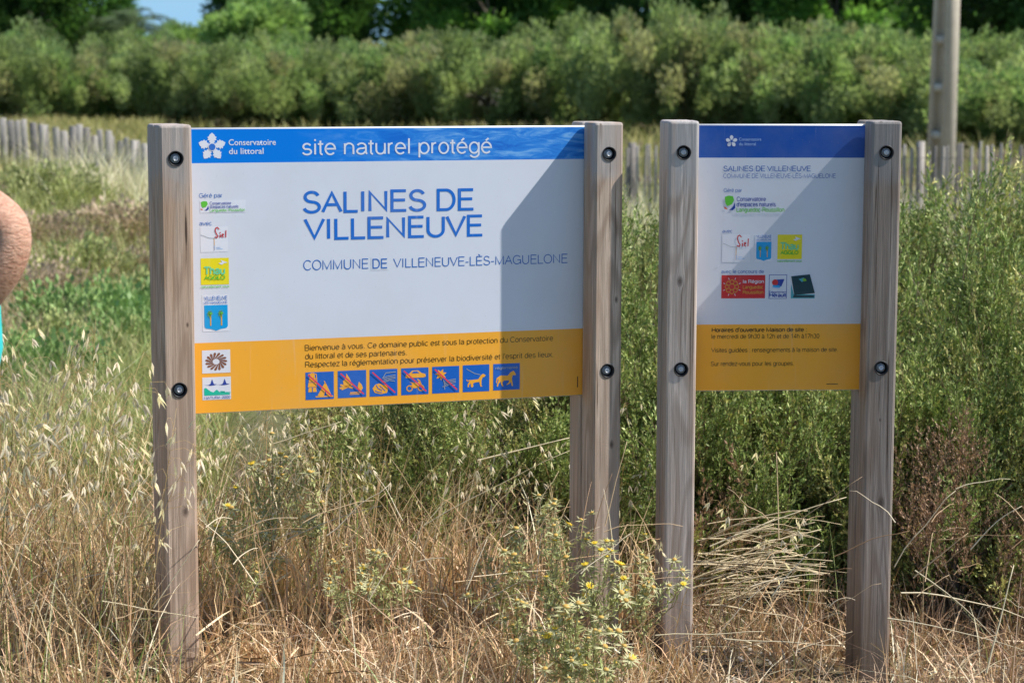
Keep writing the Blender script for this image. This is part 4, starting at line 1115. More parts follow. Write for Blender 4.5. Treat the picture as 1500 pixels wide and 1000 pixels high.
# --- grass in the field beyond, seen left of the first sign and between the signs
def field():
    g = Geo()
    n = 62000
    Y = 8.5 * (26 / 8.5) ** rng.random(n) ; u = rng.uniform(-420, 330, n)
    mid = rng.random(n) < 0.16; u[mid] = rng.uniform(880, 1000, mid.sum())
    rt = rng.random(n) < 0.10; u[rt] = rng.uniform(1290, 1540, rt.sum()); 
    P = np.stack([(u - 750) / FPX * Y, Y, np.zeros(n)], -1); P[:, 2] = ground_z(P[:, 0], P[:, 1]) - 0.01
    pat = fbm(P[:, 0] * 1.3, P[:, 1] * 0.45, 31, 3, 0.9); pat2 = fbm(P[:, 0] * 1.5, P[:, 1] * 0.4, 32, 3, 0.8)
    dry = pick([(0.56, 0.49, 0.25), (0.48, 0.42, 0.20), (0.64, 0.57, 0.34), (0.36, 0.36, 0.15)], n)
    olive = pick([(0.38, 0.39, 0.15), (0.46, 0.44, 0.19), (0.32, 0.35, 0.12)], n)
    pink = pick([(0.50, 0.37, 0.25), (0.42, 0.32, 0.20), (0.56, 0.44, 0.28)], n)
    grn = pick([(0.25, 0.37, 0.11), (0.31, 0.43, 0.15), (0.34, 0.38, 0.16)], n)
    col = np.where((pat + rng.normal(size=n) * 0.35 > 0.15)[:, None], dry, olive)
    col = np.where((pat2 + rng.normal(size=n) * 0.25 > 0.62)[:, None], pink, col)
    # two fresh green patches, as in the photograph
    for (pu, py, su, sy) in ((150, 13.6, 85, 1.3), (10, 11.2, 75, 1.2)):
        e = np.exp(-((u - pu) / su) ** 2 - ((Y - py) / sy) ** 2)
        col = np.where((e + rng.normal(size=n) * 0.25 > 0.5)[:, None], grn, col)
    # pale seeding grass in front of the fence
    pale = (Y > 19.3) & (fbm(P[:, 0], P[:, 1], 8, 2, 1.5) + rng.normal(size=n) * 0.4 > 0.30)
    col = np.where(pale[:, None], pick([(0.72, 0.66, 0.46), (0.62, 0.56, 0.36)], n), col)
    h = rng.uniform(0.10, 0.38, n) * np.where(pale, 1.9, 1.0)
    sand = (P[:, 1] > 18.2) & (P[:, 1] < 20.4) & (P[:, 0] < -4.35)
    h = np.where(sand, 0.04, h)
    blades(g, P, h, rng.uniform(0, 6.28, n), rng.uniform(0.1, 1.0, n), 0.004 + Y * 0.0006, col, 2)
    o = link('field_grass', g.mesh('field_grass', M_GRASS))
    o['kind'] = 'stuff'; o['label'] = 'dry and green field grass beyond the signs'; o['category'] = 'grass'
    # yellow meadow strip behind the left fence
    g = Geo(); n = 16000
    Y = rng.uniform(26, 60, n); u = rng.uniform(-60, 1540, n); k = rng.random(n) < 0.7; u[k] = rng.uniform(-60, 240, k.sum())
    P = np.stack([(u - 750) / FPX * Y, Y, np.zeros(n)], -1); P[:, 2] = ground_z(P[:, 0], P[:, 1]) - 0.01
    blades(g, P, rng.uniform(0.15, 0.5, n), rng.uniform(0, 6.28, n), rng.uniform(0.1, 0.8, n), Y * 0.0011, pick([(0.36, 0.32, 0.11), (0.30, 0.29, 0.09), (0.44, 0.38, 0.16)], n), 2)
    o = link('meadow_grass', g.mesh('meadow_grass', M_GRASS)); o['kind'] = 'stuff'; o['label'] = 'yellowish meadow grass between the fence and the hedge'; o['category'] = 'grass'
field()

# --- low herbs in the field, left of the first sign
def herbs():
    kinds = []
    for s, cols in ((61, [(0.50, 0.38, 0.27), (0.44, 0.34, 0.22), (0.44, 0.40, 0.20)]), (62, [(0.36, 0.39, 0.15), (0.42, 0.42, 0.19)]), (63, [(0.24, 0.36, 0.12), (0.30, 0.40, 0.15)])):
        g, Cc = crown(s, 0.42, 0.16, 0.14, 26, 3600, 0.035, cols, 0.6, 0.13, 0.4, 1.1)
        kinds.append(g.mesh('foliage', M_SHRUB))
    g = Geo()
    for k in range(9):
        a = k * 0.7; tube(g, [(0, 0, -.03), (0.08 * math.cos(a), 0.08 * math.sin(a), 0.1), (0.26 * math.cos(a), 0.26 * math.sin(a), 0.2)], [0.005, 0.004, 0.002], 4)
    sm = g.mesh('stem', M_BARK)
    L = [(60, 17.2, 0, 1.0, 'rusty brown low herb near the sandy patch at the left edge'), (185, 18.0, 0, 1.2, 'rusty brown herb touching the left post, below the fence'),
         (120, 15.6, 1, 1.1, 'olive herb clump in mid field, level with the top logos of the first sign'), (30, 14.6, 0, 1.0, 'brownish herb clump just above the person\'s bent elbow'),
         (195, 14.4, 1, 1.0, 'olive clump beside the left post above the green patch'), (140, 13.2, 2, 1.15, 'fresh green plant clump in the middle of the green patch'),
         (200, 12.6, 2, 0.9, 'fresh green clump touching the left post'), (90, 12.4, 1, 0.9, 'olive clump at the lower left of the green patch'), (25, 11.2, 2, 1.0, 'bright green clump at the left edge below the elbow'),
         (235, 16.0, 0, 1.0, 'brown herb hidden mostly by the left post'), (80, 19.5, 1, 1.1, 'olive herb at the foot of the left fence'), (935, 13.0, 1, 1.1, 'olive herb seen between the two signs below the fence')]
    for u, Y, k, s, lab in L:
        x = px_x(u, Y); t = thing('herb_clump', lab, 'plant', (x, Y, float(ground_z(x, Y)) - 0.02), random.uniform(0, 6), 'low herbs scattered over the field')
        t.scale = (s, s, s); link('foliage', kinds[k], t); link('stem', sm, t)
herbs()

# --- feathery green shrubs behind the signs
def shoot(seed, cols, L=0.24):
    r = np.random.default_rng(seed); g = Geo()
    tube(g, [(0, 0, 0), (r.normal() * .01, r.normal() * .01, L * .5), (r.normal() * .02, r.normal() * .02, L)], [0.0016, 0.0012, 0.0006], 3, (0.20, 0.15, 0.09), False)
    cols = np.array(cols)
    def leaves(p0, d, length, n, size):
        s = r.uniform(0.05, 1, n); P = p0 + d * (s * length)[:, None]
        q = r.normal(size=(n, 3)); D = q / np.linalg.norm(q, axis=1, keepdims=True) * 0.62 + d * 1.0
        tip = (P[:, 2] / L) * 0.5 + 0.7
        c = cols[r.integers(0, len(cols), n)] * (r.uniform(0.8, 1.2, n))[:, None]
        tpl = (LEAF[0] * np.array([0.6, 1, 1]), LEAF[1], LEAF[2], LEAF[3])
        stamp(g, tpl, frames(D, r.uniform(0, 6.28, n)), P, size * r.uniform(0.7, 1.3, n), c)
    leaves(np.zeros(3), np.array([0, 0, 1.]), L * 1.03, 24, 0.0170)
    for k in range(8):
        z = L * (0.12 + 0.72 * k / 8); a = k * 2.4; e = r.uniform(0.8, 1.1); l = L * r.uniform(0.22, 0.42) * (1.15 - k / 12)
        d = np.array([math.cos(a) * math.cos(e), math.sin(a) * math.cos(e), math.sin(e)])
        leaves(np.array([0, 0, z]), d, l, 10, 0.0150)
    return g.get()

SG = [(0.26, 0.33, 0.095), (0.35, 0.42, 0.13), (0.16, 0.23, 0.06), (0.48, 0.51, 0.20)]
SY = [(0.47, 0.45, 0.15), (0.58, 0.52, 0.21), (0.36, 0.37, 0.11)]
SB = [(0.38, 0.23, 0.15), (0.30, 0.18, 0.11), (0.45, 0.30, 0.19)]
def shrub_mesh(seed, R, H, n, mix, name='foliage'):
    """mix: list of (colour set, share)"""
    r = np.random.default_rng(seed); g = Geo()
    tpls = []; sh = []
    for cols, w in mix:
        for j in range(2): tpls.append(shoot(seed * 10 + len(tpls), cols)); sh.append(w / 2)
    sh = np.array(sh) / sum(sh)
    nb = 30; bd = r.normal(size=(nb, 3)); bd[:, 2] = np.abs(bd[:, 2]) * 1.0 + 0.1; bd /= np.linalg.norm(bd, axis=1, keepdims=True)
    br = r.uniform(0.55, 1.0, nb); B = bd * br[:, None] * np.array([R, R, H]); B[:, 2] *= 0.86
    kb = r.integers(0, nb, n); P = B[kb] + r.normal(size=(n, 3)) * np.array([0.07, 0.07, 0.075])
    P[:, 2] = np.abs(P[:, 2])
    D = bd[kb] * 0.65 + r.normal(size=(n, 3)) * 0.33 + np.array([0, 0, 0.75]); D[:, 2] = np.maximum(D[:, 2], 0.08)
    pos = B[kb] / np.array([R, R, H])
    ct = r.normal(size=(nb,)) * 0.5
    choice = np.array([r.choice(len(tpls), p=sh) for _ in range(n)])
    # clumps lean towards one colour set
    cl = np.array([r.choice(len(tpls), p=sh) for _ in range(nb)]); m = r.random(n) < 0.65; choice[m] = cl[kb[m]]
    f = frames(D, r.uniform(0, 6.28, n)); sc = r.uniform(0.6, 1.25, n)
    for k, tp_ in enumerate(tpls):
        q = choice == k
        if q.any(): stamp(g, tp_, f[q], P[q], sc[q], np.repeat(r.uniform(0.75, 1.2, (q.sum(), 1)), 3, 1))
    me = g.mesh(name, M_SHRUB)
    w = Geo()
    for k in range(nb):
        e = B[k]; m_ = e * np.array([.4, .4, .55]) + r.normal(size=3) * 0.04; tube(w, [(0, 0, -.05), m_, e], [0.011, 0.007, 0.003], 4, cap=False)
    return me, w.mesh('branches', M_BARK)

def shrubs():
    pr = [shrub_mesh(71, 0.64, 0.98, 880, [(SG, 0.85), (SY, 0.15)]), shrub_mesh(72, 0.68, 1.02, 880, [(SG, 0.7), (SY, 0.3)]),
          shrub_mesh(73, 0.62, 0.96, 800, [(SG, 0.62), (SB, 0.16), (SY, 0.22)]), shrub_mesh(74, 0.66, 1.0, 820, [(SY, 0.6), (SG, 0.4)]), shrub_mesh(75, 0.42, 0.75, 420, [(SB, 0.75), (SG, 0.25)])]
    L = [(655, 7.55, 0, 0.80, 'dark green shrub behind the first sign, below its right-hand pictograms'),
         (560, 8.3, 3, 0.75, 'yellow-green shrub behind the first sign, below the middle of its orange strip'),
         (790, 7.7, 1, 0.86, 'green shrub just left of the right post of the first sign'),
         (905, 8.0, 0, 1.02, 'green shrub filling the gap between the two signs'),
         (1010, 7.6, 2, 0.86, 'shrub with brown dead twigs behind the left post of the second sign'),
         (1120, 7.65, 0, 0.95, 'dense green shrub showing under the panel of the second sign'),
         (1225, 7.8, 1, 0.90, 'green shrub behind the right post of the second sign'),
         (1345, 8.1, 1, 1.12, 'tall shrub just right of the rightmost post'),
         (1412, 7.15, 4, 0.70, 'small shrub of rusty dead shoots right of the rightmost post'),
         (1352, 7.55, 1, 0.80, 'low green shrub touching the rightmost post'),
         (1480, 7.9, 0, 1.08, 'large shrub at the right edge of the picture'),
         (1560, 7.5, 3, 0.98, 'yellowish shrub cut by the right edge of the picture'),
         (1440, 9.2, 3, 1.22, 'yellow-tipped tall shrub behind the others at upper right'),
         (1340, 9.6, 3, 1.15, 'yellow-tipped shrub top beside the rightmost post, below the fence'),
         (1550, 9.4, 1, 1.25, 'tall shrub of the back row cut by the right picture edge'),
         (960, 9.4, 3, 1.05, 'yellow-green shrub top seen between the signs below the fence'),
         (870, 10.2, 3, 1.0, 'farther yellow-green shrub at the right post of the first sign')]
    for u, Y, k, s, lab in L:
        x = px_x(u, Y); t = thing('feathery_shrub', lab, 'shrub', (x, Y, float(ground_z(x, Y)) - 0.02), random.uniform(0, 6.28), 'feathery green shrubs behind the signs')
        t.scale = (s, s, s * random.uniform(1.05, 1.12) * (1.10 if (Y > 9 or 880 < u < 950 or u > 1300) else 1.0)); link('foliage', pr[k][0], t); link('branches', pr[k][1], t)
shrubs()

# --- straw and grass round the feet of the signs
def near_grass():
    # standing straw
    g = Geo(); tc_ = spots(1150, -2.9, 2.5, 5.15, 7.7)
    ti = rng.integers(0, len(tc_), 21000); dv = rng.normal(size=(len(ti), 2)) * 0.030; P = tc_[ti].copy(); P[:, :2] += dv
    P[:, 2] = ground_z(P[:, 0], P[:, 1]) - 0.01; out_az = np.arctan2(dv[:, 1], dv[:, 0]) + rng.normal(size=len(ti)) * 0.5
    ok = ~in_sign(P); P = P[ok]; out_az = out_az[ok]; tl = (0.55 + 0.9 * rng.random(len(tc_)))[ti[ok]]
    ly = sign_ly(P); u = P[:, 0] / P[:, 1] * FPX + 750; n = len(P)
    cl = fbm(P[:, 0], P[:, 1], 41, 3, 4.0)
    behind = ly > 0.12
    h = np.where(behind, rng.uniform(0.08, 0.42, n), rng.uniform(0.06, 0.30, n)) * (1 + 0.35 * cl)
    left = u < 225; h = np.where(left, rng.uniform(0.15, 0.62, n), h)
    right = u > 930; h = np.where(right & behind, rng.uniform(0.08, 0.30, n), h)
    keep = (cl + rng.normal(size=n) * 0.5 > -0.75) & ~(right & ~behind & (rng.random(n) < 0.35))
    keep &= ~((((P[:, 0] + 1.28) / 0.30) ** 2 + ((P[:, 1] - 5.85) / 0.22) ** 2 < 1) & (rng.random(n) < 0.85))
    h = h * tl; P, h, u, cl, ly, out_az = P[keep], h[keep], u[keep], cl[keep], ly[keep], out_az[keep]; n = len(P)
    col = pick(STRAW, n, 0.22, [0.24, 0.24, 0.22, 0.12, 0.18])
    gp = np.clip(np.where(u < 225, 0.14, np.where((u < 520) & (ly > 0.1), 0.30, 0.05)), 0, 1)
    gm = rng.random(n) < gp; col[gm] = pick(GREEN, gm.sum())
    rd = (u > 930) & (rng.random(n) < 0.45); col[rd] = pick([(0.36, 0.22, 0.13), (0.42, 0.28, 0.17), (0.28, 0.17, 0.11)], rd.sum())
    blades(g, P, h, out_az, rng.uniform(0.1, 1.1, n) ** 1.3, rng.uniform(0.0025, 0.0068, n), col, 4, droop=rng.uniform(0, 0.45, n))
    # thick golden stalks
    P = spots(1500, -1.0, 0.55, 5.75, 6.9); n = len(P); u = P[:, 0] / P[:, 1] * FPX + 750; ly = sign_ly(P)
    h = rng.uniform(0.12, 0.30, n) * np.where(ly > 0.1, 1.6, 0.8)
    blades(g, P, h, rng.uniform(0, 6.28, n), rng.uniform(0.05, 0.6, n), rng.uniform(0.005, 0.009, n), pick([(0.80, 0.58, 0.34), (0.72, 0.48, 0.26), (0.64, 0.42, 0.24)], n), 5, droop=rng.uniform(0, 0.4, n))
    # bent-over and broken stems tangled low
    P = spots(10000, -2.9, 2.4, 5.2, 7.4); n = len(P); u = P[:, 0] / P[:, 1] * FPX + 750
    q = rng.random(n) < np.where(u > 930, 0.55, 1.0); P = P[q]; n = len(P)
    blades(g, P, rng.uniform(0.08, 0.26, n), rng.uniform(0, 6.28, n), rng.uniform(0.8, 2.2, n), rng.uniform(0.002, 0.0065, n), pick(STRAW, n, 0.25, [0.22, 0.20, 0.22, 0.14, 0.22]), 5, droop=rng.uniform(0.3, 0.95, n))
    o = link('straw_grass', g.mesh('straw_grass', M_STRAW)); o['kind'] = 'stuff'; o['label'] = 'standing dry straw grass round the posts of the signs'; o['category'] = 'grass'
    # tall grass left of the first sign and behind its panel
    g = Geo(); P = np.concatenate([spots(1900, -2.7, -0.98, 5.3, 7.8), spots(1500, -1.0, -0.15, 6.55, 8.2)]); n = len(P)
    P = P[~((((P[:, 0] + 1.30) / 0.34) ** 2 + ((P[:, 1] - 5.75) / 0.36) ** 2 < 1) & (rng.random(n) < 0.9))]; n = len(P)
    h = rng.uniform(0.30, 0.80, n) * np.where(P[:, 0] < -0.98, 1.0, 0.85); col = pick(STRAW + [(0.40, 0.30, 0.16), (0.26, 0.24, 0.10)] + GREEN[:1], n, 0.2)
    blades(g, P, h, rng.normal(size=n) * 1.6 + 0.3, rng.uniform(0.05, 0.8, n), rng.uniform(0.0025, 0.006, n), col, 5, droop=rng.uniform(0, 0.3, n))
    o = link('tall_grass', g.mesh('tall_grass', M_GRASS)); o['kind'] = 'stuff'; o['label'] = 'tall mixed green and dry grass left of and behind the large sign'; o['category'] = 'grass'
    # broken straw lying about
    g = Geo(); P = spots(15000, -2.9, 2.5, 5.2, 7.6); P = P[~((((P[:, 0] + 1.28) / 0.26) ** 2 + ((P[:, 1] - 5.9) / 0.2) ** 2 < 1) & (rng.random(len(P)) < 0.75))]; n = len(P)
    P[:, 2] += 0.012 + rng.random(n) ** 2.2 * np.where(P[:, 0] / P[:, 1] * FPX + 750 > 930, 0.05, 0.17)
    D = np.stack([rng.normal(size=n), rng.normal(size=n), rng.normal(size=n) * 0.6], -1)
    tpl = (np.array([(-0.012, 0, 0), (0.012, 0, 0), (-0.013, 0.10, 0.3), (0.013, 0.10, 0.3), (-0.011, 0.13, 0.65), (0.011, 0.13, 0.65), (-0.003, 0.02, 1), (0.003, 0.02, 1)], float), np.zeros((0, 3), int), np.array([(0, 1, 3, 2), (2, 3, 5, 4), (4, 5, 7, 6)]), np.ones((8, 3)))
    L = 0.03 + 0.16 * rng.random(n) ** 1.8
    M = frames(D, rng.uniform(0, 6.28, n)); M[:, :, 0] *= (rng.uniform(0.002, 0.0055, n) / (0.026 * L))[:, None]
    stamp(g, tpl, M, P, L, pick(STRAW, n, 0.25, [0.22, 0.22, 0.20, 0.14, 0.22]))
    o = link('fallen_straw', g.mesh('fallen_straw', M_STRAW)); o['kind'] = 'stuff'; o['label'] = 'broken straw lying over the ground under the signs'; o['category'] = 'straw'
    # long stalks: a flattened sheaf behind the second sign, and single ones elsewhere
    g = Geo(); r = np.random.default_rng(5)
    def stalk(a, b, Ya, Yb, w=0.0022, col=(0.66, 0.55, 0.34), sag=0.0):
        A, B = at(*a, Ya), at(*b, Yb); t = np.linspace(0, 1, 7)[:, None]
        P = A * (1 - t) + B * t; P[:, 2] += np.sin(t[:, 0] * math.pi) * sag + r.normal() * 0.003 * np.sin(t[:, 0] * 9)
        P[:, 2] = np.maximum(P[:, 2], ground_z(P[:, 0], P[:, 1]) + 0.004)
        tube(g, P, np.linspace(w, w * 0.45, 7), 4, np.array(col) * r.uniform(0.75, 1.15))
    for k in range(60):
        y0 = r.choice([790, 815, 832, 850, 875]) + r.normal() * 7; u0 = r.uniform(985, 1060); u1 = r.uniform(1150, 1250); Y = r.uniform(6.6, 6.95)
        stalk((u0 + r.uniform(0, 60), y0 + r.normal() * 10), (u1 - r.uniform(0, 60), y0 - r.normal() * 26 - 10), Y, Y + r.uniform(-.1, .1), r.uniform(0.0012, 0.0036), (0.72, 0.58, 0.36), r.uniform(0, 0.03))
    for (a, b, Y, w, sg_) in (((700, 674), (834, 641), 6.75, 0.0028, 0), ((1040, 800), (1240, 728), 6.6, 0.0026, 0.01), ((400, 650), (500, 617), 6.5, 0.002, 0),
                         ((1310, 830), (1400, 720), 6.8, 0.0024, 0.02), ((1400, 716), (1480, 702), 6.8, 0.002, 0.01), ((1320, 868), (1500, 905), 6.3, 0.0026, 0.02), ((1445, 985), (1485, 828), 5.9, 0.003, 0),
                         ((1340, 835), (1480, 960), 6.2, 0.0022, 0.02), ((1300, 905), (1500, 952), 6.1, 0.002, 0.01), ((620, 770), (835, 660), 6.6, 0.0016, 0.01), ((690, 900), (770, 795), 5.9, 0.0018, 0),
                         ((830, 890), (860, 975), 5.8, 0.002, 0), ((225, 890), (292, 790), 5.75, 0.0022, 0), ((120, 960), (160, 880), 5.6, 0.002, 0), ((150, 880), (290, 905), 5.6, 0.0018, 0.0),
                         ((540, 880), (585, 800), 6.0, 0.002, 0), ((720, 875), (790, 845), 5.9, 0.0018, 0.01), ((420, 790), (560, 740), 6.4, 0.002, 0.01), ((960, 930), (1120, 925), 5.9, 0.0018, 0), ((1060, 935), (1230, 945), 5.9, 0.002, 0)):
        stalk(a, b, Y, Y + 0.05, w, (0.70, 0.60, 0.40), sg_)
    for k in range(240):
        u = r.uniform(-20, 1520); v = r.uniform(760, 990); Y = r.uniform(5.6, 6.3) if u > 300 else r.uniform(5.3, 6.6); a = r.normal() * 0.7 + (0.0 if r.random() < .5 else 1.5); L = r.uniform(30, 130)
        if 210 < u < 300 or 940 < u < 1030 or 1230 < u < 1310: continue
        stalk((u, v), (u + L * math.cos(a), v - abs(L * math.sin(a))), Y, Y + r.uniform(-.1, .1), r.uniform(0.0009, 0.002), STRAW[int(r.integers(4))], r.uniform(0, 0.02))
    o = link('long_straw_stalks', g.mesh('long_straw_stalks', M_STRAW)); o['kind'] = 'stuff'; o['label'] = 'long pale straw stalks fallen across the scene'; o['category'] = 'straw'
near_grass()

# --- wild oats
def oat(seed):
    r = np.random.default_rng(seed); g = Geo()
    H = 1.0; lean = r.uniform(0.05, 0.30); az = 0.0
    t = np.linspace(0, 1, 9); P = np.stack([lean * t ** 2.2, 0.02 * np.sin(t * 4), H * (t - 0.12 * lean * t ** 3)], -1)
    cc = np.array([0.62, 0.50, 0.29]); tube(g, P, np.linspace(0.0022, 0.0006, 9), 3, cc)
    ns = int(r.integers(10, 17))
    for k in range(ns):
        s = r.uniform(0.66, 1.0); p = np.array([np.interp(s, t, P[:, i]) for i in range(3)])
        a = r.normal() * 0.9 + (0 if r.random() < 0.75 else 3.1); l = r.uniform(0.03, 0.11) * (1.5 - s)*1.6
        d = np.array([math.cos(a), math.sin(a), 0.0])
        e = p + d * l * 0.85 + np.array([0, 0, l * r.uniform(-0.1, 0.6)])
        m = (p + e) / 2 + np.array([0, 0, 0.014]); end = e + d * 0.008 + np.array([0, 0, -0.010])
        tube(g, [p, m, e, end], [0.0006, 0.0005, 0.0005, 0.0004], 3, cc * 1.05, False)
        # spikelet: two papery glumes, parted, and a bent awn
        down = np.array([d[0] * r.uniform(0.0, 0.9), d[1] * r.uniform(0.0, 0.9), -1.0]) + r.normal(size=3) * 0.25; down /= np.linalg.norm(down)
        lat = np.cross(down, r.normal(size=3)); lat /= np.linalg.norm(lat); nrm = np.cross(down, lat)
        L = r.uniform(0.032, 0.050); col = np.array([0.93, 0.86, 0.66]) * r.uniform(0.8, 1.08)
        sp_ = r.uniform(0.10, 0.34)
        for sgn in (-1, 1):
            dd = down * math.cos(sp_) + lat * sgn * math.sin(sp_); pp = np.cross(nrm, dd)
            w = 0.0046
            V = [end, end + dd * L * 0.35 + pp * w, end + dd * L * 0.35 - pp * w, end + dd * L * 0.35 + nrm * w * 0.9 * sgn, end + dd * L]
            g.add(V, [(0, 1, 3), (0, 3, 2), (1, 4, 3), (3, 4, 2)], None, col)
        kd = end + down * L * 0.7; g.add([end + down * 0.003, end + down * L * 0.3 + lat * 0.0025, kd, end + down * L * 0.3 - lat * 0.0016], None, [(0, 1, 2, 3)], (0.36, 0.24, 0.12))
    for k in range(3):
        s = r.uniform(0.15, 0.6); p = np.array([np.interp(s, t, P[:, i]) for i in range(3)])[None]
        blades(g, p, np.array([r.uniform(0.12, 0.22)]), np.array([r.uniform(0, 6.28)]), np.array([r.uniform(0.7, 1.6)]), np.array([0.005]), np.array([[0.60, 0.48, 0.27]]) * r.uniform(0.8, 1.1), 4, droop=0.6)
    return g
OAT = [oat(100 + k) for k in range(9)]
M_OAT = leaf_mat('oat_husks', 0.45, 0.5, tint=(1, 0.93, 0.93), spec=0.3)
def oats():
    T = [g.get() for g in OAT]
    g = Geo()
    P = np.concatenate([spots(110, -2.6, -1.0, 5.25, 7.2), spots(18, -0.98, -0.3, 6.5, 7.6), spots(10, -0.3, 0.3, 6.5, 7.3)])
    n = len(P); u = P[:, 0] / P[:, 1] * FPX + 750
    hgt = np.where(u < 225, rng.uniform(0.62, 1.02, n), rng.uniform(0.5, 0.78, n))
    k = rng.integers(0, len(T), n)
    tilt = np.stack([rng.normal(size=n) * 0.16 + 0.06, rng.normal(size=n) * 0.16, np.ones(n)], -1)
    M = frames(tilt, rng.normal(size=n) * 1.2)
    for i in range(len(T)):
        q = k == i; stamp(g, T[i], M[q], P[q], hgt[q], np.repeat(rng.uniform(0.85, 1.1, (q.sum(), 1)), 3, 1))
    o = link('wild_oats', g.mesh('wild_oats', M_OAT)); o['kind'] = 'stuff'; o['label'] = 'mass of ripe wild oats with pale hanging spikelets left of the large sign'; o['category'] = 'wild oats'
    ms = [x.mesh('wild_oat', M_OAT) for x in OAT]
    L = [(985, 6.12, 0, 0.74, 0.10, 0.05, 'wild oat stalk standing in front of the left post of the second sign'),
         (1015, 6.05, 1, 0.62, 0.22, 0.0, 'wild oat leaning right across the foot of the left post of the second sign'),
         (965, 6.0, 2, 0.50, -0.12, 0.0, 'short wild oat just left of the second sign\'s left post'),
         (60, 5.7, 3, 1.04, 0.15, 0.0, 'tallest wild oat near the left edge, arching right below the elbow'),
         (20, 5.6, 4, 0.98, 0.05, 0.0, 'wild oat with wide pale spikelets at the left edge'),
         (150, 5.75, 5, 0.86, 0.14, 0.0, 'wild oat bending towards the left post of the large sign'),
         (440, 6.5, 6, 0.66, 0.10, 0.0, 'wild oat standing just below the left logos of the large sign'),
         (655, 6.5, 7, 0.58, 0.20, 0.0, 'wild oat leaning right before the dark shrub'),
         (700, 6.55, 8, 0.62, 0.12, 0.0, 'wild oat with hanging cream spikelets before the dark hollow'),
         (1045, 6.15, 3, 0.60, 0.30, 0.0, 'wild oat leaning right under the panel of the second sign')]
    for u, Y, k, s, tx, ty, lab in L:
        x = px_x(u, Y); o = thing('wild_oat', lab, 'wild oat', (x, Y, float(ground_z(x, Y)) - 0.01), 0, 'single wild oats in front', ms[k])
        o.scale = (s, s, s); o.rotation_euler = (ty, tx, random.uniform(-0.4, 0.4))
oats()

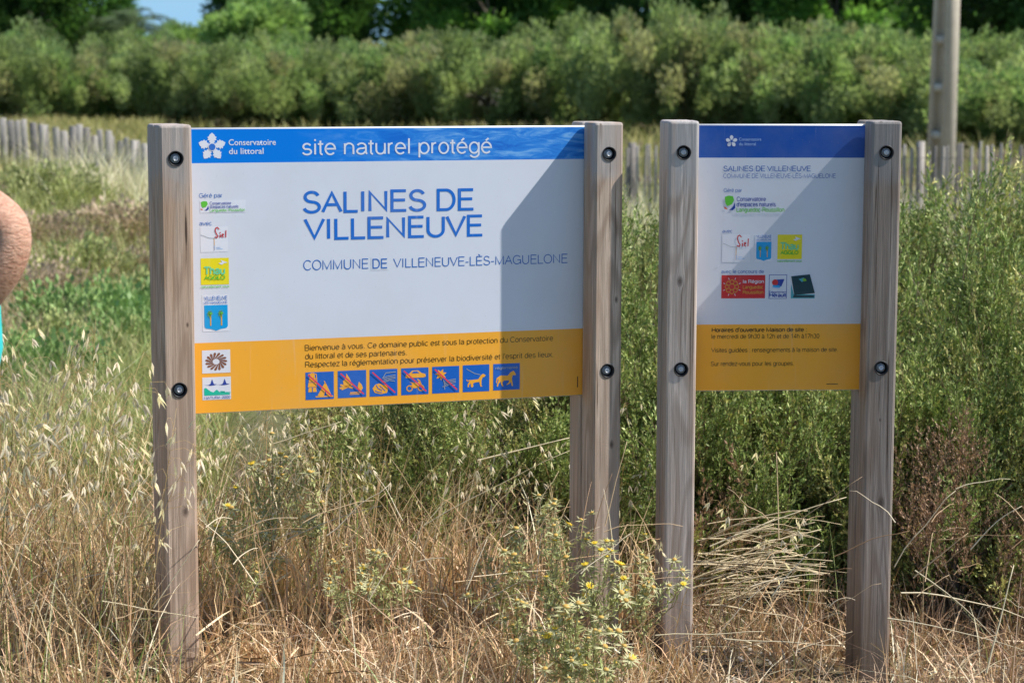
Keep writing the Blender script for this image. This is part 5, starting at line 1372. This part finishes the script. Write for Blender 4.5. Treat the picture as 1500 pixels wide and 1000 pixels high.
# --- spiny yellow-flowered plants
def flowers():
    M_ST = leaf_mat('spiny_stems', 0.2, 0.6)
    def head(seed, fresh):
        r = np.random.default_rng(seed); g = Geo()
        disc = (0.88, 0.56, 0.05) if fresh else (0.74, 0.46, 0.12)
        a = np.linspace(0, 2 * np.pi, 10, endpoint=False)
        R = [(0.0045, -0.004), (0.0078, 0.0), (0.0078, 0.0025), (0.0045, 0.0052), (0.0004, 0.0058)]
        V = np.concatenate([np.stack([q[0] * np.cos(a), q[0] * np.sin(a), np.full(10, q[1])], -1) for q in R]); Q = []
        for i in range(4):
            for j in range(10): k = (j + 1) % 10; Q.append((i * 10 + j, i * 10 + k, (i + 1) * 10 + k, (i + 1) * 10 + j))
        C_ = np.repeat(np.array([(0.3, 0.32, 0.16), (0.4, 0.4, 0.2), disc, disc, np.array(disc) * 0.75]), 10, 0); g.add(V, None, Q, C_)
        for k in range(13):                    # spiny bracts
            b = k * 2 * math.pi / 13 + r.normal() * 0.1; e = r.uniform(-0.35, 0.45); L = r.uniform(0.020, 0.034)
            d = np.array([math.cos(b) * math.cos(e), math.sin(b) * math.cos(e), math.sin(e)]); s = np.array([-math.sin(b), math.cos(b), 0]) * 0.0024
            o_ = d * 0.004 - np.array([0, 0, 0.003])
            g.add([o_ - s * .7, o_ + s * .7, o_ + d * L * .45 + s, o_ + d * L * .45 - s, o_ + d * L], [(3, 2, 4)], [(0, 1, 2, 3)], np.array([0.52, 0.50, 0.28]) * r.uniform(0.75, 1.2))
        if fresh:
            for k in range(11):
                b = k * 2 * math.pi / 11; d = np.array([math.cos(b), math.sin(b), 0.15]); s = np.array([-math.sin(b), math.cos(b), 0]) * 0.0013
                o_ = d * 0.006 + np.array([0, 0, 0.003]); g.add([o_ - s, o_ + s, o_ + d * 0.006 + s, o_ + d * 0.006 - s], None, [(0, 1, 2, 3)], (0.90, 0.68, 0.04))
        return g.mesh('flower_head', M_ST)
    HF = [head(201, True), head(202, True)]; HD = [head(203, False), head(204, False), head(205, False)]
    def plant_mesh(seed, H, spread, nh):
        r = np.random.default_rng(seed); g = Geo(); heads = []
        stemc = np.array([0.38, 0.30, 0.18]); leafc = np.array([0.38, 0.41, 0.19])
        def lv(p, n, size):
            n = max(1, n); D = r.normal(size=(n, 3)) + np.array([0, 0, 0.4]); 
            tpl = (np.array([(0, 0, 0), (0.12, 0, 0.45), (0, 0.03, 1.0), (-0.12, 0, 0.45)], float), LEAF[1], LEAF[2], LEAF[3])
            stamp(g, tpl, frames(D, r.uniform(0, 6.28, n)), p, size * r.uniform(0.6, 1.3, n), np.clip(leafc * r.uniform(0.7, 1.5, (n, 1)) * np.array([1.05, 1, .95]), 0, 1))
        main = np.array([(0, 0, 0), (r.normal() * .02, r.normal() * .02, H * .3), (r.normal() * .04, r.normal() * .03, H * .55)]); tube(g, main, [0.0028, 0.0024, 0.002], 4, stemc)
        for k in range(nh):
            s = r.uniform(0.35, 1); b = main[1] * (1 - s) + main[2] * s
            a = r.uniform(0, 6.28); rr = spread * r.random() ** 0.6; e = np.array([rr * math.cos(a), rr * math.sin(a), H * (1 - 0.45 * (rr / spread) ** 1.5) + r.normal() * 0.025])
            m = (b + e) / 2 + np.array([rr * 0.3 * math.cos(a), rr * 0.3 * math.sin(a), -0.01])
            tube(g, [b, m, e], [0.0016, 0.0013, 0.0012], 3, stemc * r.uniform(0.8, 1.2), False)
            s_ = r.random(30)[:, None]; lv(b * (1 - s_) ** 2 + 2 * s_ * (1 - s_) * m + s_ ** 2 * e, 30, 0.024)
            tl = (e - m) / np.linalg.norm(e - m); heads.append((e, tl))
        s_ = r.random(50)[:, None]; lv(main[0] * (1 - s_) + main[2] * s_, 50, 0.030)
        return g.mesh('stem', M_ST), heads
    K = [plant_mesh(301, 0.60, 0.11, 13), plant_mesh(302, 0.50, 0.12, 12), plant_mesh(303, 0.34, 0.12, 11), plant_mesh(304, 0.62, 0.09, 9)]
    L = [(800, 5.98, 0, 1.0, 0.3, 'spiny plant with faded yellow heads left of the large sign\'s right post'),
         (838, 5.85, 0, 0.94, 0.6, 'yellow-flowered spiny plant at the left edge of the large sign\'s right post'),
         (872, 5.80, 3, 0.90, 1.0, 'brightest yellow-flowered spiny plant, in front of the large sign\'s right post'),
         (915, 5.86, 1, 1.0, 0.5, 'spiny plant with small yellow heads between the large sign and the small sign'),
         (962, 5.95, 1, 1.02, 0.6, 'yellow-flowered spiny plant reaching the small sign\'s left post'),
         (858, 5.62, 2, 1.12, 0.6, 'low spiny plant at the foot of the large sign\'s right post'),
         (822, 5.66, 2, 1.0, 0.2, 'low faded spiny plant in front, left of the right post\'s foot'),
         (892, 5.55, 2, 0.95, 0.5, 'lowest spiny plant at the bottom of the picture below the right post'),
         (780, 5.75, 2, 1.0, 0.1, 'low dry spiny plant before the brown straw'),
         (845, 5.48, 2, 0.72, 0.3, 'small spiny plant at the bottom picture edge'),
         (392, 6.5, 3, 1.0, 0.4, 'spiny plant with orange-yellow heads below the left logos of the large sign'),
         (345, 6.45, 1, 0.98, 0.2, 'spiny plant just right of the large sign\'s left post'),
         (430, 6.55, 0, 0.98, 0.2, 'spiny plant under the pictogram strip\'s left end'),
         (370, 6.25, 1, 0.85, 0.1, 'lower spiny plant right of the left post'),
         (500, 6.1, 1, 0.78, 0.1, 'faded spiny plant in the straw below the crossed-out tent pictogram'),
         (565, 6.2, 2, 1.05, 0.1, 'short faded spiny plant in the middle of the straw'),
         (735, 6.3, 2, 1.1, 0.0, 'dried spiny plant before the dark green shrub')]
    r = random.Random(3)
    for u, Y, k, s, fresh, lab in L:
        x = px_x(u, Y); t = thing('flowering_plant', lab, 'plant', (x, Y, float(ground_z(x, Y)) - 0.01), r.uniform(0, 6.28), 'spiny yellow-flowered plants')
        t.scale = (s, s, s); st, hd = K[k]; link('stem', st, t)
        for e, tl in hd:
            me = r.choice(HF) if r.random() < fresh * 0.5 else r.choice(HD)
            o = link('flower_head', me, t, tuple(e)); d = Vector(tl) + Vector((r.gauss(0, .25), r.gauss(0, .25), 0.5))
            o.rotation_euler = d.to_track_quat('Z', 'Y').to_euler(); q = r.uniform(0.8, 1.15); o.scale = (q, q, q)
flowers()

# --- stones on the bare patch at the lower right
def stones():
    r = np.random.default_rng(77); m, nt, out = new_mat('limestone')
    at_ = node(nt, 'Attribute', attribute_name='leaf_colour'); b = node(nt, 'BsdfPrincipled', {'Base Color': at_.outputs['Color'], 'Roughness': 0.9, 'Specular IOR Level': 0.2}); nt.links.new(b.outputs[0], out.inputs[0])
    g = Geo(); a = (1 + 5 ** .5) / 2
    V0 = np.array([(-1, a, 0), (1, a, 0), (-1, -a, 0), (1, -a, 0), (0, -1, a), (0, 1, a), (0, -1, -a), (0, 1, -a), (a, 0, -1), (a, 0, 1), (-a, 0, -1), (-a, 0, 1)], float) / 1.9
    T0 = np.array([(0, 11, 5), (0, 5, 1), (0, 1, 7), (0, 7, 10), (0, 10, 11), (1, 5, 9), (5, 11, 4), (11, 10, 2), (10, 7, 6), (7, 1, 8), (3, 9, 4), (3, 4, 2), (3, 2, 6), (3, 6, 8), (3, 8, 9), (4, 9, 5), (2, 4, 11), (6, 2, 10), (8, 6, 7), (9, 8, 1)])
    for v in range(5):
        tpl = (V0 * r.uniform(0.6, 1.2, (12, 1)) * np.array([1, 0.8, 0.55]), T0, np.zeros((0, 4), int), np.ones((12, 3)))
        n = 700; P = np.stack([r.uniform(0.3, 2.3, n), r.uniform(5.3, 6.9, n), np.zeros(n)], -1); P[:, 2] = ground_z(P[:, 0], P[:, 1]) + 0.002
        c = np.array([0.46, 0.42, 0.36]) * r.uniform(0.5, 1.15, (n, 1))
        stamp(g, tpl, rotz(r.uniform(0, 6.28, n)), P, 0.003 + 0.012 * r.random(n) ** 3, c)
    o = link('gravel', g.mesh('gravel', m)); o['kind'] = 'stuff'; o['label'] = 'pale gravel on the bare ground at the lower right'; o['category'] = 'gravel'
stones()
# ------------------------------------------------------------------ person at the left edge, hand on hip, only the elbow in view
def person():
    Y0 = 4.645; cx = -1.285; gz = float(ground_z(cx, Y0)); 
    t = thing('person', 'bent bare elbow of a person in a turquoise shirt at the left edge', 'person', (cx, Y0, gz))
    m, nt, out = new_mat('skin')
    tc = node(nt, 'TexCoord')
    n1 = node(nt, 'TexNoise', {'Vector': tc.outputs['Object'], 'Scale': 16.0, 'Detail': 4.0}); n2 = node(nt, 'TexNoise', {'Vector': node(nt, 'Mapping', {'Vector': tc.outputs['Object'], 'Scale': (60, 60, 170), 'Rotation': (0, 0.5, 0)}).outputs[0], 'Scale': 1.0, 'Detail': 4.0, 'Distortion': 1.0})
    c = ramp(nt, n1.outputs['Fac'], [(0.35, (0.50, 0.245, 0.145)), (0.65, (0.66, 0.385, 0.25))])
    c = mixc(nt, 0.4, c, ramp(nt, n2.outputs['Fac'], [(0.38, (0.36, 0.14, 0.09)), (0.55, (0.70, 0.42, 0.29))]))
    fz = node(nt, 'TexVoronoi', {'Vector': tc.outputs['Object'], 'Scale': 190.0}); c = mixc(nt, ramp(nt, fz.outputs['Distance'], [(0.10, (0.5,) * 3), (0.25, (0, 0, 0))]), c, (0.30, 0.13, 0.08))
    bp = node(nt, 'Bump', {'Height': n2.outputs['Fac'], 'Strength': 0.9, 'Distance': 0.006})
    b = node(nt, 'BsdfPrincipled', {'Base Color': c, 'Roughness': 0.55, 'Subsurface Weight': 0.15, 'Subsurface Scale': 0.01, 'Normal': bp.outputs[0]})
    b.inputs['Subsurface Radius'].default_value = (1, 0.35, 0.2); nt.links.new(b.outputs[0], out.inputs[0])
    def skin(name, V, E, R, mat, root, lv=2):
        me = bpy.data.meshes.new(name); me.from_pydata([tuple(v) for v in V], E, []); me.update()
        o = link(name, me, t); o.modifiers.new('s', 'SKIN'); me.skin_vertices.items()
        lay = me.skin_vertices[0] if len(me.skin_vertices) else None
        for i, rr in enumerate(R):
            lay.data[i].radius = rr if isinstance(rr, tuple) else (rr, rr)
            lay.data[i].use_root = (i == root)
        s = o.modifiers.new('ss', 'SUBSURF'); s.levels = lv; s.render_levels = lv
        bpy.context.view_layer.update()
        m2 = bpy.data.meshes.new_from_object(o.evaluated_get(bpy.context.evaluated_depsgraph_get()))
        o.modifiers.clear(); o.data = m2; m2.materials.clear(); m2.materials.append(mat)
        m2.polygons.foreach_set('use_smooth', np.ones(len(m2.polygons), bool)); return o
    ex, ez = -1.022 - cx, 1.372 - gz        # elbow joint: x towards picture right (the person's back)
    V = [(0, 0, 0.98), (0.01, 0, 1.15), (0.02, 0, 1.34), (0.03, 0, 1.56), (0.0, 0, 1.63), (-0.02, 0, 1.68), (-0.035, 0, 1.77), (-0.02, 0, 1.84)]
    R = [(0.12, 0.17), (0.11, 0.145), (0.12, 0.16), (0.08, 0.10), 0.055, 0.065, 0.088, 0.06]
    E = [(0, 1), (1, 2), (2, 3), (3, 4), (4, 5), (5, 6), (6, 7)]
    def chain(pts, rad, start):
        p = start
        for q, r_ in zip(pts, rad): V.append(q); R.append(r_); E.append((p, len(V) - 1)); p = len(V) - 1
        return p
    # near arm (towards the camera): shoulder, elbow behind the back, hand on the hip
    w = chain([(0.04, -0.18, 1.56), (0.10, -0.215, 1.515), (0.165, -0.235, 1.455), (ex - 0.014, -0.245, ez + 0.038), (ex - 0.002, -0.245, ez + 0.005), (ex - 0.018, -0.243, ez - 0.045), (ex - 0.085, -0.235, ez - 0.115), (0.09, -0.215, 1.16), (0.02, -0.20, 1.09)],
              [0.068, 0.066, 0.062, 0.056, 0.052, 0.056, 0.060, 0.048, (0.034, 0.026)], 3)
    chain([(-0.02, -0.195, 1.065), (-0.055, -0.19, 1.055)], [(0.042, 0.02), (0.03, 0.014)], w)
    # far arm hanging
    w2 = chain([(0.025, 0.19, 1.50), (0.03, 0.25, 1.36), (0.02, 0.27, 1.20), (-0.03, 0.27, 1.08), (-0.06, 0.26, 0.95)], [0.06, 0.052, 0.045, 0.043, (0.032, 0.026)], 3)
    chain([(-0.07, 0.255, 0.88)], [(0.04, 0.02)], w2)
    for s in (-1, 1):
        chain([(0.0, s * 0.09, 0.88), (0.0, s * 0.105, 0.70), (-0.01, s * 0.11, 0.50), (0.015, s * 0.11, 0.35), (0.02, s * 0.11, 0.09), (0.0, s * 0.115, 0.045), (-0.11, s * 0.12, 0.03), (-0.16, s * 0.12, 0.025)], [0.095, 0.08, 0.056, 0.056, 0.038, 0.042, (0.038, 0.03), (0.03, 0.02)], 0)
    skin('body', V, E, R, m, 0)
    # fingers of both hands, each its own chain rooted in the palm
    for hx, hy, hz, dx, dz in ((-0.05, -0.195, 1.058, -1, -0.35), (-0.072, 0.255, 0.88, -0.15, -1)):
        for k in range(5):
            off = (k - 1.5) * 0.018; L = (0.062, 0.075, 0.08, 0.074, 0.058)[k] * 0.8
            px_, pz_ = (-dz, dx); n_ = math.hypot(px_, pz_)
            if k == 0: p0 = np.array([hx + px_ / n_ * 0.03, hy, hz + pz_ / n_ * 0.03]); d = np.array([dx * .5 + px_ * .8, 0.1, dz * .5 + pz_ * .8])
            else: p0 = np.array([hx - px_ / n_ * (off - 0.02), hy, hz - pz_ / n_ * (off - 0.02)]); d = np.array([dx, 0.0, dz])
            d /= np.linalg.norm(d); pts = [p0, p0 + d * L * .45, p0 + d * L * .8 + np.array([0, 0.008, 0]), p0 + d * L + np.array([0, 0.018, 0])]
            skin('finger', pts, [(0, 1), (1, 2), (2, 3)], [0.009, 0.0085, 0.008, 0.0065], m, 0, 1)
    def cloth(name, col):
        mm, nt, out = new_mat(name); tc = node(nt, 'TexCoord'); nz = node(nt, 'TexNoise', {'Vector': tc.outputs['Object'], 'Scale': 7.0, 'Detail': 3.0}); bp = node(nt, 'Bump', {'Height': nz.outputs['Fac'], 'Strength': 0.6, 'Distance': 0.02})
        b = node(nt, 'BsdfPrincipled', {'Base Color': (*col, 1), 'Roughness': 0.85, 'Normal': bp.outputs[0]}); nt.links.new(b.outputs[0], out.inputs[0]); return mm
    sh = cloth('turquoise_cotton', (0.02, 0.50, 0.50)); tr = cloth('grey_trousers', (0.12, 0.12, 0.14))
    g = Geo(); a = np.linspace(0, 2 * np.pi, 40, endpoint=False)
    RR = [(1.60, 0.020, 0.07, 0.10), (1.575, 0.02, 0.11, 0.18), (1.44, 0.02, 0.135, 0.215), (1.34, 0.012, 0.14, 0.205), (1.22, 0.011, 0.161, 0.195), (1.12, 0.010, 0.168, 0.21), (1.04, 0.01, 0.15, 0.215), (0.96, 0.0, 0.145, 0.22)]
    Vv = np.concatenate([np.stack([c_[1] + c_[2] * np.cos(a) * (1 + 0.03 * np.sin(5 * a + c_[0] * 9)), c_[3] * np.sin(a) * (1 + 0.03 * np.cos(4 * a)), np.full(40, c_[0])], -1) for c_ in RR])
    Q = [(i * 40 + j, (i + 1) * 40 + j, (i + 1) * 40 + (j + 1) % 40, i * 40 + (j + 1) % 40) for i in range(len(RR) - 1) for j in range(40)]
    g.add(Vv, None, Q); link('shirt', g.mesh('shirt', sh, True), t)
    for s, arm in ((-1, [(0.02, -0.14, 1.565), (0.06, -0.19, 1.545), (0.11, -0.215, 1.505)]), (1, [(0.02, 0.15, 1.51), (0.028, 0.225, 1.44), (0.03, 0.255, 1.34)])):
        g = Geo(); tube(g, arm, [0.085, 0.082, 0.08], 20, cap=False); link('sleeve', g.mesh('sleeve', sh, True), t)
    for s in (-1, 1):
        g = Geo(); tube(g, [(0.0, s * 0.085, 1.0), (0.0, s * 0.10, 0.8), (-0.01, s * 0.11, 0.5), (0.015, s * 0.11, 0.3), (0.02, s * 0.11, 0.07)], [0.15, 0.12, 0.085, 0.08, 0.075], 20, cap=False); link('trouser_leg', g.mesh('trouser_leg', tr, True), t)
        g = Geo(); tube(g, [(0.075, s * 0.112, 0.04), (0.02, s * 0.112, 0.05), (-0.1, s * 0.12, 0.04), (-0.19, s * 0.12, 0.025)], [0.03, 0.055, 0.05, 0.03], 12); link('shoe', g.mesh('shoe', M_BLACK, True), t)
    # head: hair, nose, eyes, ears, mouth (faces picture left)
    hr = cloth('brown_hair', (0.06, 0.04, 0.03)); g = Geo()
    Vh = []; Qh = []
    for i in range(9):
        el = math.radians(90 - i * 13)
        for j in range(24):
            az = j * 2 * math.pi / 24; x = math.cos(el) * math.cos(az); y = math.cos(el) * math.sin(az); z = math.sin(el)
            if x < -0.2 and z < 0.45: z = 0.45 + (z - 0.45) * 0.1
            Vh.append((-0.022 + 0.108 * x, 0.088 * y, 1.775 + 0.115 * z))
    Qh = [(i * 24 + j, i * 24 + (j + 1) % 24, (i + 1) * 24 + (j + 1) % 24, (i + 1) * 24 + j) for i in range(8) for j in range(24)]
    g.add(Vh, None, Qh); link('hair', g.mesh('hair', hr, True), t)
    g = Geo(); tube(g, [(-0.108, 0, 1.79), (-0.135, 0, 1.755), (-0.118, 0, 1.745)], [0.008, 0.014, 0.008], 8); link('nose', g.mesh('nose', m, True), t)
    for s in (-1, 1):
        g = Geo(); tube(g, [(-0.02, s * 0.082, 1.79), (-0.015, s * 0.096, 1.775), (-0.022, s * 0.085, 1.745)], [0.008, 0.014, 0.008], 8); link('ear', g.mesh('ear', m, True), t)
        g = Geo(); tube(g, [(-0.10, s * 0.032, 1.78), (-0.116, s * 0.032, 1.78)], [0.007, 0.004], 10); link('eye', g.mesh('eye', M_BLACK, True), t)
    g = Geo(); tube(g, [(-0.108, -0.022, 1.708), (-0.118, 0, 1.71), (-0.108, 0.022, 1.708)], [0.004, 0.006, 0.004], 6); link('mouth', g.mesh('mouth', C['brown'], True), t)
person()
